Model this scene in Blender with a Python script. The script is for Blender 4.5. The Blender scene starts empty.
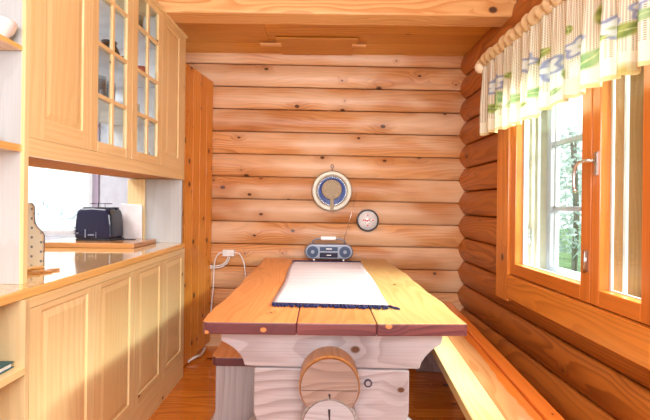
import bpy, bmesh, math, random
from mathutils import Vector, Matrix
random.seed(7)
S = bpy.context.scene
COL = S.collection
PI = math.pi
H = 1.25            # eye height
TH = 0.0122         # slight camera roll
F = 400.0           # focal length in pixels of the 650 px wide frame


def P(px, py, D):
    """point at distance D seen at a pixel of the photograph (used once, for measuring)"""
    dx, dy = px - 321, py - 203
    u = dx + dy * TH
    v = dy - dx * TH
    return (u * D / F, D, H - v * D / F)


# ------------------------------------------------------------------ materials
def newmat(name):
    m = bpy.data.materials.new(name)
    m.use_nodes = True
    nt = m.node_tree
    nt.nodes.clear()
    out = nt.nodes.new('ShaderNodeOutputMaterial')
    b = nt.nodes.new('ShaderNodeBsdfPrincipled')
    nt.links.new(b.outputs[0], out.inputs[0])
    return m, nt, b, out


class NT:
    def __init__(s, nt):
        s.nt = nt

    def n(s, t, **k):
        nd = s.nt.nodes.new(t)
        for a, v in k.items():
            setattr(nd, a, v)
        return nd

    def set(s, nd, i, v):
        if isinstance(v, bpy.types.NodeSocket):
            s.nt.links.new(v, nd.inputs[i])
        else:
            nd.inputs[i].default_value = v

    def math(s, op, a, b=0.0, c=None, clamp=False):
        nd = s.n('ShaderNodeMath', operation=op, use_clamp=clamp)
        s.set(nd, 0, a)
        s.set(nd, 1, b)
        if c is not None:
            s.set(nd, 2, c)
        return nd.outputs[0]

    def comb(s, x, y, z=0.0):
        nd = s.n('ShaderNodeCombineXYZ')
        s.set(nd, 0, x); s.set(nd, 1, y); s.set(nd, 2, z)
        return nd.outputs[0]

    def sep(s, v):
        nd = s.n('ShaderNodeSeparateXYZ')
        s.set(nd, 0, v)
        return nd.outputs

    def noise(s, vec, scale, detail=2.0, rough=0.5, dist=0.0):
        nd = s.n('ShaderNodeTexNoise')
        s.set(nd, 'Vector', vec); s.set(nd, 'Scale', scale); s.set(nd, 'Detail', detail)
        s.set(nd, 'Roughness', rough); s.set(nd, 'Distortion', dist)
        return nd.outputs['Fac']

    def ramp(s, fac, lo, hi, a=0.0, b=1.0, smooth=True):
        nd = s.n('ShaderNodeMapRange')
        nd.interpolation_type = 'SMOOTHSTEP' if smooth else 'LINEAR'
        s.set(nd, 0, fac); s.set(nd, 1, lo); s.set(nd, 2, hi); s.set(nd, 3, a); s.set(nd, 4, b)
        return nd.outputs[0]

    def mix(s, fac, a, b, mode='MIX'):
        nd = s.n('ShaderNodeMix', data_type='RGBA', blend_type=mode)
        s.set(nd, 0, fac)
        for i, v in ((6, a), (7, b)):
            if isinstance(v, tuple):
                v = (v[0], v[1], v[2], 1.0)
            s.set(nd, i, v)
        return nd.outputs[2]


def wood(name, light, dark, knot=(0.10, 0.035, 0.012), rings=30.0, amp=3.0, ringmix=0.55,
         kscale=4.0, kthr=0.6, krad=0.06, rough=0.4, coat=0.0, fiber=0.25, tint=0.3, stretch=0.8, bump=0.15,
         pale=None, paleamt=0.0):
    m, nt, b, out = newmat(name)
    g = NT(nt)
    uv = g.n('ShaderNodeUVMap').outputs[0]
    x, y, _ = g.sep(uv)
    # knots
    vor = g.n('ShaderNodeTexVoronoi', voronoi_dimensions='2D')
    g.set(vor, 'Vector', g.comb(g.math('MULTIPLY', x, 0.75), y)); g.set(vor, 'Scale', kscale)
    kd = vor.outputs['Distance']
    kr = g.sep(vor.outputs['Color'])
    keep = g.math('GREATER_THAN', kr[0], kthr)
    rad = g.math('MULTIPLY_ADD', kr[1], krad, krad * 0.35)
    kin = g.math('SUBTRACT', 1.0, g.math('DIVIDE', kd, rad), clamp=True)
    kmask = g.math('MULTIPLY', g.ramp(kin, 0.0, 0.45), keep)
    khalo = g.math('MULTIPLY', g.math('SUBTRACT', 1.0, g.math('DIVIDE', kd, g.math('MULTIPLY', rad, 5.0)), clamp=True), keep)
    # rings
    w = g.noise(g.comb(g.math('MULTIPLY', x, stretch), g.math('MULTIPLY', y, 4.5)), 1.0, 2.0, 0.45)
    ph = g.math('ADD', g.math('MULTIPLY', y, rings), g.math('MULTIPLY', w, amp * 4))
    ph = g.math('ADD', ph, g.math('MULTIPLY', khalo, 1.6))
    fr = g.math('FRACT', ph)
    line = g.math('MULTIPLY', g.ramp(fr, 0.25, 0.92), g.ramp(fr, 1.0, 0.93))
    vis = g.noise(g.comb(g.math('MULTIPLY', x, 0.7), g.math('MULTIPLY', y, 3.0), 7.0), 1.3, 1.0)
    line = g.math('MULTIPLY', line, g.ramp(vis, 0.32, 0.62, 0.35, 1.0))
    fb = g.noise(g.comb(g.math('MULTIPLY', x, 4.0), g.math('MULTIPLY', y, 170.0)), 1.0, 2.0)
    tn = g.noise(g.comb(g.math('MULTIPLY', x, 0.5), g.math('MULTIPLY', y, 1.2), 3.0), 1.0, 1.0)
    c = g.mix(g.math('MULTIPLY', line, ringmix), light, dark)
    c = g.mix(g.math('MULTIPLY', g.ramp(fb, 0.4, 0.75), fiber), c, dark)
    c = g.mix(g.math('MULTIPLY', g.ramp(tn, 0.35, 0.68), tint), c, dark)
    if pale:
        pn = g.noise(g.comb(g.math('MULTIPLY', x, 0.9), g.math('MULTIPLY', y, 2.5), 11.0), 1.4, 2.0)
        c = g.mix(g.math('MULTIPLY', g.ramp(pn, 0.42, 0.64), paleamt), c, pale)
    c = g.mix(g.math('MULTIPLY', khalo, 0.45), c, dark)
    c = g.mix(kmask, c, knot)
    nt.links.new(c, b.inputs['Base Color'])
    b.inputs['Roughness'].default_value = rough
    if coat:
        b.inputs['Coat Weight'].default_value = coat
        b.inputs['Coat Roughness'].default_value = 0.07
    if bump:
        bp = g.n('ShaderNodeBump')
        g.set(bp, 'Strength', bump); g.set(bp, 'Distance', 0.002)
        g.set(bp, 'Height', g.math('ADD', g.math('MULTIPLY', line, -0.6), g.math('MULTIPLY', kmask, -1.0)))
        nt.links.new(bp.outputs[0], b.inputs['Normal'])
    return m


def plain(name, col, rough=0.5, metal=0.0, coat=0.0, var=0.06, scale=12.0, spec=None):
    m, nt, b, out = newmat(name)
    g = NT(nt)
    tc = g.n('ShaderNodeTexCoord')
    f = g.noise(tc.outputs['Object'], scale, 3.0)
    c = g.mix(g.math('MULTIPLY', g.ramp(f, 0.3, 0.7), 1.0), tuple(v * (1 - var) for v in col), tuple(min(1, v * (1 + var)) for v in col))
    nt.links.new(c, b.inputs['Base Color'])
    b.inputs['Roughness'].default_value = rough
    b.inputs['Metallic'].default_value = metal
    if coat:
        b.inputs['Coat Weight'].default_value = coat
        b.inputs['Coat Roughness'].default_value = 0.05
    return m


def glass(name, tint=(0.97, 1.0, 0.99), refl=1.0):
    m, nt, b, out = newmat(name)
    g = NT(nt)
    tr = g.n('ShaderNodeBsdfTransparent'); tr.inputs[0].default_value = (*tint, 1)
    gl = g.n('ShaderNodeBsdfGlossy'); gl.inputs['Roughness'].default_value = 0.02
    fz = g.n('ShaderNodeLayerWeight')
    fac = g.math('MULTIPLY_ADD', g.math('POWER', fz.outputs['Facing'], 5.0), 0.55, 0.025)
    mx = g.n('ShaderNodeMixShader')
    nt.links.new(g.math('MULTIPLY', fac, refl), mx.inputs[0])
    nt.links.new(tr.outputs[0], mx.inputs[1]); nt.links.new(gl.outputs[0], mx.inputs[2])
    nt.links.new(mx.outputs[0], out.inputs[0])
    return m


M = {}
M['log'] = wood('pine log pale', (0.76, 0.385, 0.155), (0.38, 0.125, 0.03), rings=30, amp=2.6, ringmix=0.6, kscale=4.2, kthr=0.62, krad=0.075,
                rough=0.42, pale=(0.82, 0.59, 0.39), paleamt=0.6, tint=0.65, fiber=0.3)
M['logshaded'] = wood('pine log amber shaded', (0.58, 0.185, 0.026), (0.20, 0.042, 0.004), rings=24, amp=3.0, ringmix=0.6, kscale=3.6, kthr=0.72, krad=0.07,
                 rough=0.38, tint=0.35, fiber=0.2)  # same pine as the back wall, its shade put into the colour
M['amber'] = wood('amber pine board', (0.76, 0.27, 0.04), (0.44, 0.11, 0.012), rings=28, amp=2.2, ringmix=0.5, kscale=3.8, kthr=0.72, krad=0.07, rough=0.3, coat=0.25)
M['sash'] = wood('amber window timber', (0.68, 0.21, 0.03), (0.44, 0.105, 0.012), rings=32, amp=0.8, ringmix=0.35, kthr=0.97, rough=0.28, coat=0.3)
M['knotty'] = wood('knotty amber board', (0.84, 0.36, 0.055), (0.50, 0.14, 0.012), rings=36, amp=1.6, ringmix=0.5, kscale=7.0, kthr=0.55, krad=0.11, rough=0.35, coat=0.15)
M['ceil'] = wood('ceiling board amber', (0.78, 0.39, 0.07), (0.46, 0.16, 0.015), rings=26, amp=1.6, ringmix=0.55, kscale=3.0, kthr=0.9, krad=0.05, rough=0.4, tint=0.5)
M['beam'] = wood('ceiling beam pine', (0.88, 0.54, 0.23), (0.60, 0.24, 0.06), rings=22, amp=3.2, ringmix=0.8, kscale=3.0, kthr=0.78, krad=0.06, rough=0.45)
M['floor'] = wood('lacquered pine floor', (0.76, 0.26, 0.03), (0.40, 0.085, 0.006), rings=30, amp=2.2, ringmix=0.6, kscale=4.5, kthr=0.6, krad=0.09, rough=0.22, coat=0.5, tint=0.5)
M['birch'] = wood('pale lacquered birch', (0.88, 0.72, 0.40), (0.66, 0.42, 0.15), rings=30, amp=1.5, ringmix=0.30, kscale=3.0, kthr=0.86, krad=0.03, rough=0.3, coat=0.3, fiber=0.25, tint=0.35, bump=0.05)
M['birch2'] = wood('pale birch carcass', (0.68, 0.54, 0.30), (0.52, 0.37, 0.17), rings=24, amp=1.5, ringmix=0.3, kscale=3.0, kthr=0.93, krad=0.035, rough=0.4, fiber=0.2, bump=0.05)
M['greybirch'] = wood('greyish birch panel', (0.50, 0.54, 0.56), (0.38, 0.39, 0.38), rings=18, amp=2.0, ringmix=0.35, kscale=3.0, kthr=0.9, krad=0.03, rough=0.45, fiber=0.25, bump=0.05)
M['worktop'] = wood('honey worktop', (0.88, 0.56, 0.20), (0.66, 0.33, 0.08), rings=26, amp=1.5, ringmix=0.4, kthr=0.95, rough=0.12, coat=0.9, bump=0.03)
M['block'] = wood('butcher block', (0.55, 0.27, 0.09), (0.26, 0.10, 0.03), rings=22, amp=2.0, ringmix=0.5, kthr=0.95, rough=0.25, coat=0.5)
M['table'] = wood('dining table planks', (0.76, 0.31, 0.105), (0.48, 0.135, 0.03), rings=16, amp=3.0, ringmix=0.5, kscale=3.5, kthr=0.85, krad=0.05, rough=0.38, coat=0.22, tint=0.4, bump=0.04)
M['tablelit'] = wood('dining table window lit plank', (0.68, 0.46, 0.19), (0.50, 0.28, 0.08), rings=16, amp=3.0, ringmix=0.5, kscale=3.5, kthr=0.85, krad=0.05, rough=0.38, coat=0.22, tint=0.4, bump=0.04)  # yellow cast of the window light put into this plank's colour
M['edge'] = wood('stained table edge', (0.20, 0.062, 0.060), (0.075, 0.020, 0.028), knot=(0.55, 0.22, 0.07), rings=30, amp=2.5, ringmix=0.7, kscale=6.0, kthr=0.78, krad=0.08, rough=0.4, tint=0.8)
M['grey'] = wood('weathered pale log', (0.47, 0.43, 0.45), (0.17, 0.12, 0.11), rings=20, amp=2.4, ringmix=0.5, kscale=3.4, kthr=0.75, krad=0.06, rough=0.5, fiber=0.25, tint=0.3)
M['endgrain'] = wood('log end', (0.34, 0.25, 0.21), (0.17, 0.105, 0.08), rings=16, amp=5.0, ringmix=0.6, kscale=5, kthr=0.9, rough=0.55, tint=0.5)
M['greyend'] = wood('weathered log end', (0.42, 0.41, 0.44), (0.22, 0.18, 0.18), rings=16, amp=5.0, ringmix=0.6, kscale=5, kthr=0.9, rough=0.55, tint=0.5)
M['logamber'] = wood('lacquered log', (0.56, 0.27, 0.09), (0.34, 0.14, 0.035), rings=20, amp=2.0, ringmix=0.5, kthr=0.9, rough=0.35)
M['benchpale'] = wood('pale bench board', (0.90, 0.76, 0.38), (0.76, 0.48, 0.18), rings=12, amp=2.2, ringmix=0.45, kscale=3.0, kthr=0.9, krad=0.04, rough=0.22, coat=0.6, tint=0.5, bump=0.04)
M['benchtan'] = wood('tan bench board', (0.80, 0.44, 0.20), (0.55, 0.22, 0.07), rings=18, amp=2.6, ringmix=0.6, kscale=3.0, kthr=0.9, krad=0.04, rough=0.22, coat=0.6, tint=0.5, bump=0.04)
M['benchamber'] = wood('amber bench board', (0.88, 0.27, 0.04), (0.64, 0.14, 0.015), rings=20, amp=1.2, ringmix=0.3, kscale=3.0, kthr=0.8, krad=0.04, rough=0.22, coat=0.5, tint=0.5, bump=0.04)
M['white'] = plain('white paint', (0.80, 0.82, 0.84), 0.35)
M['cream'] = plain('cream paint', (0.80, 0.74, 0.58), 0.4)
M['wallwhite'] = plain('white kitchen wall', (0.66, 0.74, 0.84), 0.6)
M['lavender'] = plain('lavender grey window paint', (0.40, 0.41, 0.47), 0.45)
M['jambcream'] = plain('cream jamb paint', (0.50, 0.47, 0.36), 0.5)
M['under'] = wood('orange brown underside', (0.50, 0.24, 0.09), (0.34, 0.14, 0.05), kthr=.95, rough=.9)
M['steel'] = plain('brushed steel', (0.62, 0.62, 0.62), 0.25, 1.0)
M['darksteel'] = plain('dark wire', (0.10, 0.10, 0.16), 0.3, 0.8)
M['gold'] = plain('brass rim', (0.40, 0.36, 0.29), 0.5, 1.0)
M['blue'] = plain('polished blue enamel', (0.03, 0.08, 0.30), 0.3, 0.0, 0.15)
M['navy'] = plain('glossy navy plastic', (0.004, 0.006, 0.035), 0.18, 0.0, 0.15)
M['navyyarn'] = plain('navy yarn', (0.008, 0.010, 0.07), 0.9, 0, 0, 0.4, 300)
M['black'] = plain('black plastic', (0.015, 0.015, 0.022), 0.3)
M['darkbrown'] = plain('dark brown glaze', (0.05, 0.025, 0.012), 0.15, 0, 0.6)
M['porcelain'] = plain('white porcelain', (0.82, 0.82, 0.84), 0.15, 0, 0.4)
M['red'] = plain('terracotta red', (0.55, 0.10, 0.04), 0.3)
M['redpaint'] = plain('red marks', (0.7, 0.03, 0.05), 0.5)
M['greenpaint'] = plain('green marks', (0.05, 0.25, 0.12), 0.5)
M['bluegrey'] = plain('speaker mesh', (0.035, 0.055, 0.11), 0.35, 0.3, 0, 0.3, 200)
M['silver'] = plain('silver plastic', (0.26, 0.29, 0.36), 0.3, 0.5)
M['teal'] = plain('dark teal cover', (0.01, 0.10, 0.13), 0.4)
M['plasticwhite'] = plain('white plastic', (0.85, 0.86, 0.88), 0.35)
M['straw'] = plain('woven straw', (0.42, 0.35, 0.24), 0.8, 0, 0, 0.35, 180)
M['drink'] = glass('drinking glass', (0.72, 0.78, 0.80), 6.0)
M['glass'] = glass('window glass')
M['cabglass'] = glass('cabinet glass', (0.93, 0.96, 0.97), 1.3)
M['grass'] = plain('outdoor lawn', (0.25, 0.42, 0.16), 0.9, 0, 0, 0.3, 2)
M['bark'] = plain('tree bark', (0.22, 0.17, 0.14), 0.9)
M['leaf'] = plain('birch leaves', (0.60, 0.84, 0.74), 0.6, 0, 0, 0.5, 4)
M['post'] = plain('grey violet porch paint', (0.42, 0.38, 0.50), 0.6)
M['rope'] = plain('cream curtain rod', (0.80, 0.66, 0.47), 0.5)


def mat_runner():
    m, nt, b, out = newmat('woven pink white cotton')
    g = NT(nt)
    uv = g.n('ShaderNodeUVMap').outputs[0]
    x, y, _ = g.sep(uv)
    a = g.math('SINE', g.math('MULTIPLY', x, 900.0))
    st = g.noise(g.comb(g.math('MULTIPLY', x, 22.0), g.math('MULTIPLY', y, 1.0)), 1.0, 2.0)
    c = g.mix(g.ramp(st, 0.35, 0.65), (0.60, 0.50, 0.55), (0.66, 0.58, 0.63))
    c = g.mix(g.math('MULTIPLY', g.ramp(a, -1, 1), 0.15), c, (0.52, 0.42, 0.47))
    nt.links.new(c, b.inputs['Base Color'])
    b.inputs['Roughness'].default_value = 0.9
    bp = g.n('ShaderNodeBump'); g.set(bp, 'Strength', 0.3); g.set(bp, 'Distance', 0.001); g.set(bp, 'Height', a)
    nt.links.new(bp.outputs[0], b.inputs['Normal'])
    return m


M['runner'] = mat_runner()


def mat_dots():
    m, nt, b, out = newmat('cream with grey dots')
    g = NT(nt)
    uv = g.n('ShaderNodeUVMap').outputs[0]
    x, y, _ = g.sep(uv)
    s = 24.0
    fy = g.math('FRACT', g.math('MULTIPLY', y, s))
    row = g.math('FLOOR', g.math('MULTIPLY', y, s))
    fx = g.math('FRACT', g.math('ADD', g.math('MULTIPLY', x, s), g.math('MULTIPLY', row, 0.5)))
    d = g.math('SQRT', g.math('ADD', g.math('POWER', g.math('SUBTRACT', fx, 0.5), 2.0), g.math('POWER', g.math('SUBTRACT', fy, 0.5), 2.0)))
    c = g.mix(g.ramp(d, 0.11, 0.16), (0.16, 0.19, 0.22), (0.74, 0.71, 0.58))
    nt.links.new(c, b.inputs['Base Color'])
    b.inputs['Roughness'].default_value = 0.35
    return m


M['dots'] = mat_dots()


def mat_curtain():
    m, nt, b, out = newmat('lace curtain')
    g = NT(nt)
    vc = g.n('ShaderNodeVertexColor'); vc.layer_name = 'Pattern'
    uv = g.n('ShaderNodeUVMap').outputs[0]
    x, y, _ = g.sep(uv)
    hx = g.math('ABSOLUTE', g.math('SINE', g.math('MULTIPLY', x, PI * 120)))
    hy = g.math('ABSOLUTE', g.math('SINE', g.math('MULTIPLY', y, PI * 130)))
    hole = g.math('MULTIPLY', g.ramp(hx, 0.35, 0.75), g.ramp(hy, 0.35, 0.75))
    hole = g.math('MULTIPLY', hole, vc.outputs['Alpha'])
    nt.nodes.remove(b)
    df = g.n('ShaderNodeBsdfDiffuse'); tl = g.n('ShaderNodeBsdfTranslucent'); tr = g.n('ShaderNodeBsdfTransparent')
    nt.links.new(vc.outputs['Color'], df.inputs[0]); nt.links.new(vc.outputs['Color'], tl.inputs[0])
    m1 = g.n('ShaderNodeMixShader'); m1.inputs[0].default_value = 0.13
    nt.links.new(df.outputs[0], m1.inputs[1]); nt.links.new(tl.outputs[0], m1.inputs[2])
    m2 = g.n('ShaderNodeMixShader')
    nt.links.new(g.math('MULTIPLY_ADD', hole, 0.60, 0.05), m2.inputs[0])
    nt.links.new(m1.outputs[0], m2.inputs[1]); nt.links.new(tr.outputs[0], m2.inputs[2])
    nt.links.new(m2.outputs[0], out.inputs[0])
    return m


M['curtain'] = mat_curtain()


def mat_sheer():
    m, nt, b, out = newmat('sheer white kitchen curtain')
    g = NT(nt)
    uv = g.n('ShaderNodeUVMap').outputs[0]
    x, y, _ = g.sep(uv)
    v = g.n('ShaderNodeTexVoronoi', voronoi_dimensions='2D', feature='F1')
    wob = g.noise(uv, 14.0, 2.0)
    g.set(v, 'Vector', g.comb(g.math('ADD', x, g.math('MULTIPLY', wob, 0.12)), g.math('ADD', y, g.math('MULTIPLY', wob, 0.1)))); g.set(v, 'Scale', 4.2)
    d = v.outputs['Distance']
    ring = g.math('MULTIPLY', g.ramp(d, 0.26, 0.30), g.ramp(d, 0.36, 0.32))
    br = g.ramp(g.noise(uv, 11.0, 1.0), 0.45, 0.55)
    low = g.ramp(y, 0.30, 0.22)
    ring = g.math('MULTIPLY', g.math('MULTIPLY', ring, br), low)
    c = g.mix(ring, (0.93, 0.95, 0.96), (0.22, 0.33, 0.40))
    nt.nodes.remove(b)
    df = g.n('ShaderNodeBsdfDiffuse'); tl = g.n('ShaderNodeBsdfTranslucent'); tr = g.n('ShaderNodeBsdfTransparent')
    nt.links.new(c, df.inputs[0]); nt.links.new(c, tl.inputs[0])
    m1 = g.n('ShaderNodeMixShader'); m1.inputs[0].default_value = 0.6
    nt.links.new(df.outputs[0], m1.inputs[1]); nt.links.new(tl.outputs[0], m1.inputs[2])
    m2 = g.n('ShaderNodeMixShader'); m2.inputs[0].default_value = 0.25
    nt.links.new(m1.outputs[0], m2.inputs[1]); nt.links.new(tr.outputs[0], m2.inputs[2])
    nt.links.new(m2.outputs[0], out.inputs[0])
    return m


M['sheer'] = mat_sheer()


# ------------------------------------------------------------------ mesh helpers
AX = {'x': 0, 'y': 1, 'z': 2}


class MB:
    def __init__(s):
        s.bm = bmesh.new()
        s.uv = s.bm.loops.layers.uv.new('UVMap')

    def _uv(s, faces, grain='x', off=None, fixed=False):
        if off is None:
            off = (0, 0) if fixed else (random.uniform(0, 60), random.uniform(0, 60))
        gi = AX[grain]
        for f in faces:
            n = f.normal
            ni = max(range(3), key=lambda i: abs(n[i]))
            others = [i for i in range(3) if i != ni]
            if ni == gi:
                a, b = others
                k = 1.0
            else:
                a = gi
                b = [i for i in others if i != gi][0]
                k = 1.0
            for l in f.loops:
                co = l.vert.co
                l[s.uv].uv = (co[a] * k + off[0], co[b] + (0.0 if fixed else ni * 0.37) + off[1])

    def box(s, x0, x1, y0, y1, z0, z1, grain='x', off=None, fixed=False, mi=0):
        vs = [s.bm.verts.new((x, y, z)) for x in (x0, x1) for y in (y0, y1) for z in (z0, z1)]
        idx = [(0, 1, 3, 2), (4, 6, 7, 5), (0, 4, 5, 1), (2, 3, 7, 6), (0, 2, 6, 4), (1, 5, 7, 3)]
        fs = []
        for i in idx:
            f = s.bm.faces.new([vs[j] for j in i]); f.normal_update(); f.material_index = mi; fs.append(f)
        s._uv(fs, grain, off, fixed)
        return fs

    def prism(s, poly, axis, a, b, grain='x', off=None, fixed=False, mi=0):
        """poly: 2-D points in the plane perpendicular to axis, extruded a..b"""
        def pt(p, t):
            if axis == 'y': return (p[0], t, p[1])
            if axis == 'z': return (p[0], p[1], t)
            return (t, p[0], p[1])
        A = [s.bm.verts.new(pt(p, a)) for p in poly]
        B = [s.bm.verts.new(pt(p, b)) for p in poly]
        fs = [s.bm.faces.new(A), s.bm.faces.new(list(reversed(B)))]
        n = len(poly)
        for i in range(n):
            fs.append(s.bm.faces.new((A[i], B[i], B[(i + 1) % n], A[(i + 1) % n])))
        bmesh.ops.recalc_face_normals(s.bm, faces=fs)
        for f in fs:
            f.normal_update(); f.material_index = mi
        s._uv(fs, grain, off, fixed)
        return fs

    def cyl(s, p0, p1, r0, r1=None, seg=24, caps=True, mi=0, cmi=None):
        r1 = r0 if r1 is None else r1
        p0, p1 = Vector(p0), Vector(p1)
        d = (p1 - p0)
        L = d.length
        d.normalize()
        a = Vector((0, 0, 1)) if abs(d.z) < 0.9 else Vector((1, 0, 0))
        e1 = d.cross(a).normalized(); e2 = d.cross(e1).normalized()
        ring = lambda p, r: [s.bm.verts.new(p + (e1 * math.cos(t) + e2 * math.sin(t)) * r) for t in [2 * PI * i / seg for i in range(seg)]]
        A, B = ring(p0, r0), ring(p1, r1)
        o = (random.uniform(0, 60), random.uniform(0, 60))
        new = []
        for i in range(seg):
            f = s.bm.faces.new((A[i], A[(i + 1) % seg], B[(i + 1) % seg], B[i])); f.smooth = True; f.material_index = mi
            v0, v1 = i / seg * 2 * PI * r0, (i + 1) / seg * 2 * PI * r0
            for l, q in zip(f.loops, ((0, v0), (0, v1), (L, v1), (L, v0))):
                l[s.uv].uv = (q[0] + o[0], q[1] + o[1])
            new.append(f)
        if caps:
            cf = [s.bm.faces.new(A), s.bm.faces.new(B)]
            for f in cf:
                f.normal_update(); f.material_index = mi if cmi is None else cmi
            s._uv(cf, 'x'); new += cf
        bmesh.ops.recalc_face_normals(s.bm, faces=new)
        return new

    def lathe(s, prof, c=(0, 0, 0), axis='z', seg=28, mi=0, closed=False):
        """prof: (r, h) pairs round axis through c"""
        rings = []
        if closed: prof = list(prof) + [prof[0]]
        for r, h in prof:
            rg = []
            for i in range(seg):
                t = 2 * PI * i / seg
                a, b = r * math.cos(t), r * math.sin(t)
                p = {'z': (a, b, h), 'y': (a, h, b), 'x': (h, a, b)}[axis]
                rg.append(s.bm.verts.new((p[0] + c[0], p[1] + c[1], p[2] + c[2])))
            rings.append(rg)
        new = []
        for j in range(len(rings) - 1):
            for i in range(seg):
                f = s.bm.faces.new((rings[j][i], rings[j][(i + 1) % seg], rings[j + 1][(i + 1) % seg], rings[j + 1][i]))
                f.smooth = True; f.material_index = mi; new.append(f)
        for rg, rr in (() if closed else ((rings[0], prof[0][0]), (rings[-1], prof[-1][0]))):
            f = s.bm.faces.new(rg); f.material_index = mi; new.append(f)
        bmesh.ops.recalc_face_normals(s.bm, faces=new)
        for f in new: f.normal_update()
        s._uv(new, 'z')
        return new

    def tube(s, pts, r, seg=8, mi=0):
        pts = [Vector(p) for p in pts]
        prev = None
        new = []
        for k, p in enumerate(pts):
            d = (pts[min(k + 1, len(pts) - 1)] - pts[max(k - 1, 0)]).normalized()
            a = Vector((0.3, 0.9, 0.2)).normalized()
            e1 = d.cross(a).normalized(); e2 = d.cross(e1).normalized()
            rg = [s.bm.verts.new(p + (e1 * math.cos(t) + e2 * math.sin(t)) * r) for t in [2 * PI * i / seg for i in range(seg)]]
            if prev:
                for i in range(seg):
                    f = s.bm.faces.new((prev[i], prev[(i + 1) % seg], rg[(i + 1) % seg], rg[i])); f.smooth = True; f.material_index = mi; new.append(f)
            else:
                new.append(s.bm.faces.new(rg))
            prev = rg
        new.append(s.bm.faces.new(prev))
        bmesh.ops.recalc_face_normals(s.bm, faces=new)
        for f in new: f.normal_update()
        s._uv(new, 'z')
        return new

    def build(s, name, mat, parent=None, bevel=0.0, local=False, segs=2, label=None):
        me = bpy.data.meshes.new(name)
        mats = mat if isinstance(mat, (list, tuple)) else [mat]
        loc = Vector((0, 0, 0))
        if parent is not None:
            root = parent
            while root.parent: root = root.parent
            if not local:
                s.bm.transform(Matrix.LocRotScale(root.location, root.rotation_euler, None).inverted())
        else:
            xs = [v.co for v in s.bm.verts]
            loc = Vector(((min(c.x for c in xs) + max(c.x for c in xs)) / 2, (min(c.y for c in xs) + max(c.y for c in xs)) / 2, min(c.z for c in xs)))
            s.bm.transform(Matrix.Translation(-loc))
        s.bm.to_mesh(me); s.bm.free()
        for m in mats:
            me.materials.append(M[m] if isinstance(m, str) else m)
        o = bpy.data.objects.new(name, me)
        COL.objects.link(o)
        o.location = loc
        if parent is not None: o.parent = parent
        if bevel:
            md = o.modifiers.new('bevel', 'BEVEL'); md.width = bevel; md.segments = segs; md.limit_method = 'ANGLE'; md.angle_limit = 0.6
            md.harden_normals = False
        if label: o['label'] = label
        return o


def thing(name, label, cat, loc=(0, 0, 0), rotz=0.0, group=None):
    o = bpy.data.objects.new(name, None)
    COL.objects.link(o)
    o.empty_display_size = 0.1
    o.location = loc; o.rotation_euler = (0, 0, rotz)
    o['label'] = label; o['category'] = cat
    if group: o['group'] = group
    return o


def tag(o, label, cat, group=None, kind=None):
    o['label'] = label; o['category'] = cat
    if group: o['group'] = group
    if kind: o['kind'] = kind
    return o


def struct(o, label=None, cat=None):
    o['kind'] = 'structure'
    if label: o['label'] = label
    if cat: o['category'] = cat
    return o


def dup(root, loc, rotz=None, label=None, group=None):
    r = root.copy(); COL.objects.link(r); r.location = loc
    if rotz is not None: r.rotation_euler = (0, 0, rotz)
    if label: r['label'] = label
    if group: r['group'] = group
    for ch in list(root.children):
        c = ch.copy(); COL.objects.link(c); c.parent = r
        for gch in list(ch.children):
            d = gch.copy(); COL.objects.link(d); d.parent = c
    return r


# ------------------------------------------------------------------ the room
PITCH = 0.1957


def log_profile(t, bulge=0.034):
    """t in -1..1 across a log -> how far it swells out of the groove"""
    half = 0.098
    r = (half * half + bulge * bulge) / (2 * bulge)
    v = math.sqrt(max(0, r * r - (t * half) ** 2)) - (r - bulge)
    return v - (0.036 if abs(t) > .962 else 0)


TS = [-1, -.966, -.958] + [-.9 + 1.8 * i / 12 for i in range(13)] + [.958, .966, 1]


NS = 18
# back wall: logs run along x
WB0, WB1 = -1.32, 1.40
YG = 3.492
mb = MB()
zs = 1.273 - 7 * PITCH
for k in range(14):
    z0 = zs + (k) * PITCH
    o = (random.uniform(0, 60), random.uniform(0, 60))
    prev = None
    nx = 9
    wob = [random.uniform(-0.003, 0.003) for _ in range(nx + 1)]
    rows = []
    for j in range(NS + 1):
        t = TS[j]
        row = []
        for i in range(nx + 1):
            x = WB0 + (WB1 - WB0) * i / nx
            z = z0 + (t + 1) / 2 * PITCH - 0.008 * x
            y = YG - log_profile(t) + (wob[i] if abs(t) < 1 else 0) * (1 - t * t)
            row.append(mb.bm.verts.new((x, y, z)))
        rows.append(row)
    for j in range(NS):
        for i in range(nx):
            f = mb.bm.faces.new((rows[j][i], rows[j][i + 1], rows[j + 1][i + 1], rows[j + 1][i])); f.smooth = 2 <= j < NS - 2
            for l, (a, b) in zip(f.loops, ((j, i), (j, i + 1), (j + 1, i + 1), (j + 1, i))):
                l[mb.uv].uv = (o[0] + (WB1 - WB0) * b / nx, o[1] + (TS[a] + 1) * 0.11)
mb.box(WB0, WB1, YG + 0.040, YG + 0.15, -0.1, 2.62)
struct(mb.build('wall_back', 'log'), 'back wall of stacked pale pine logs', 'wall')

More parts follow.
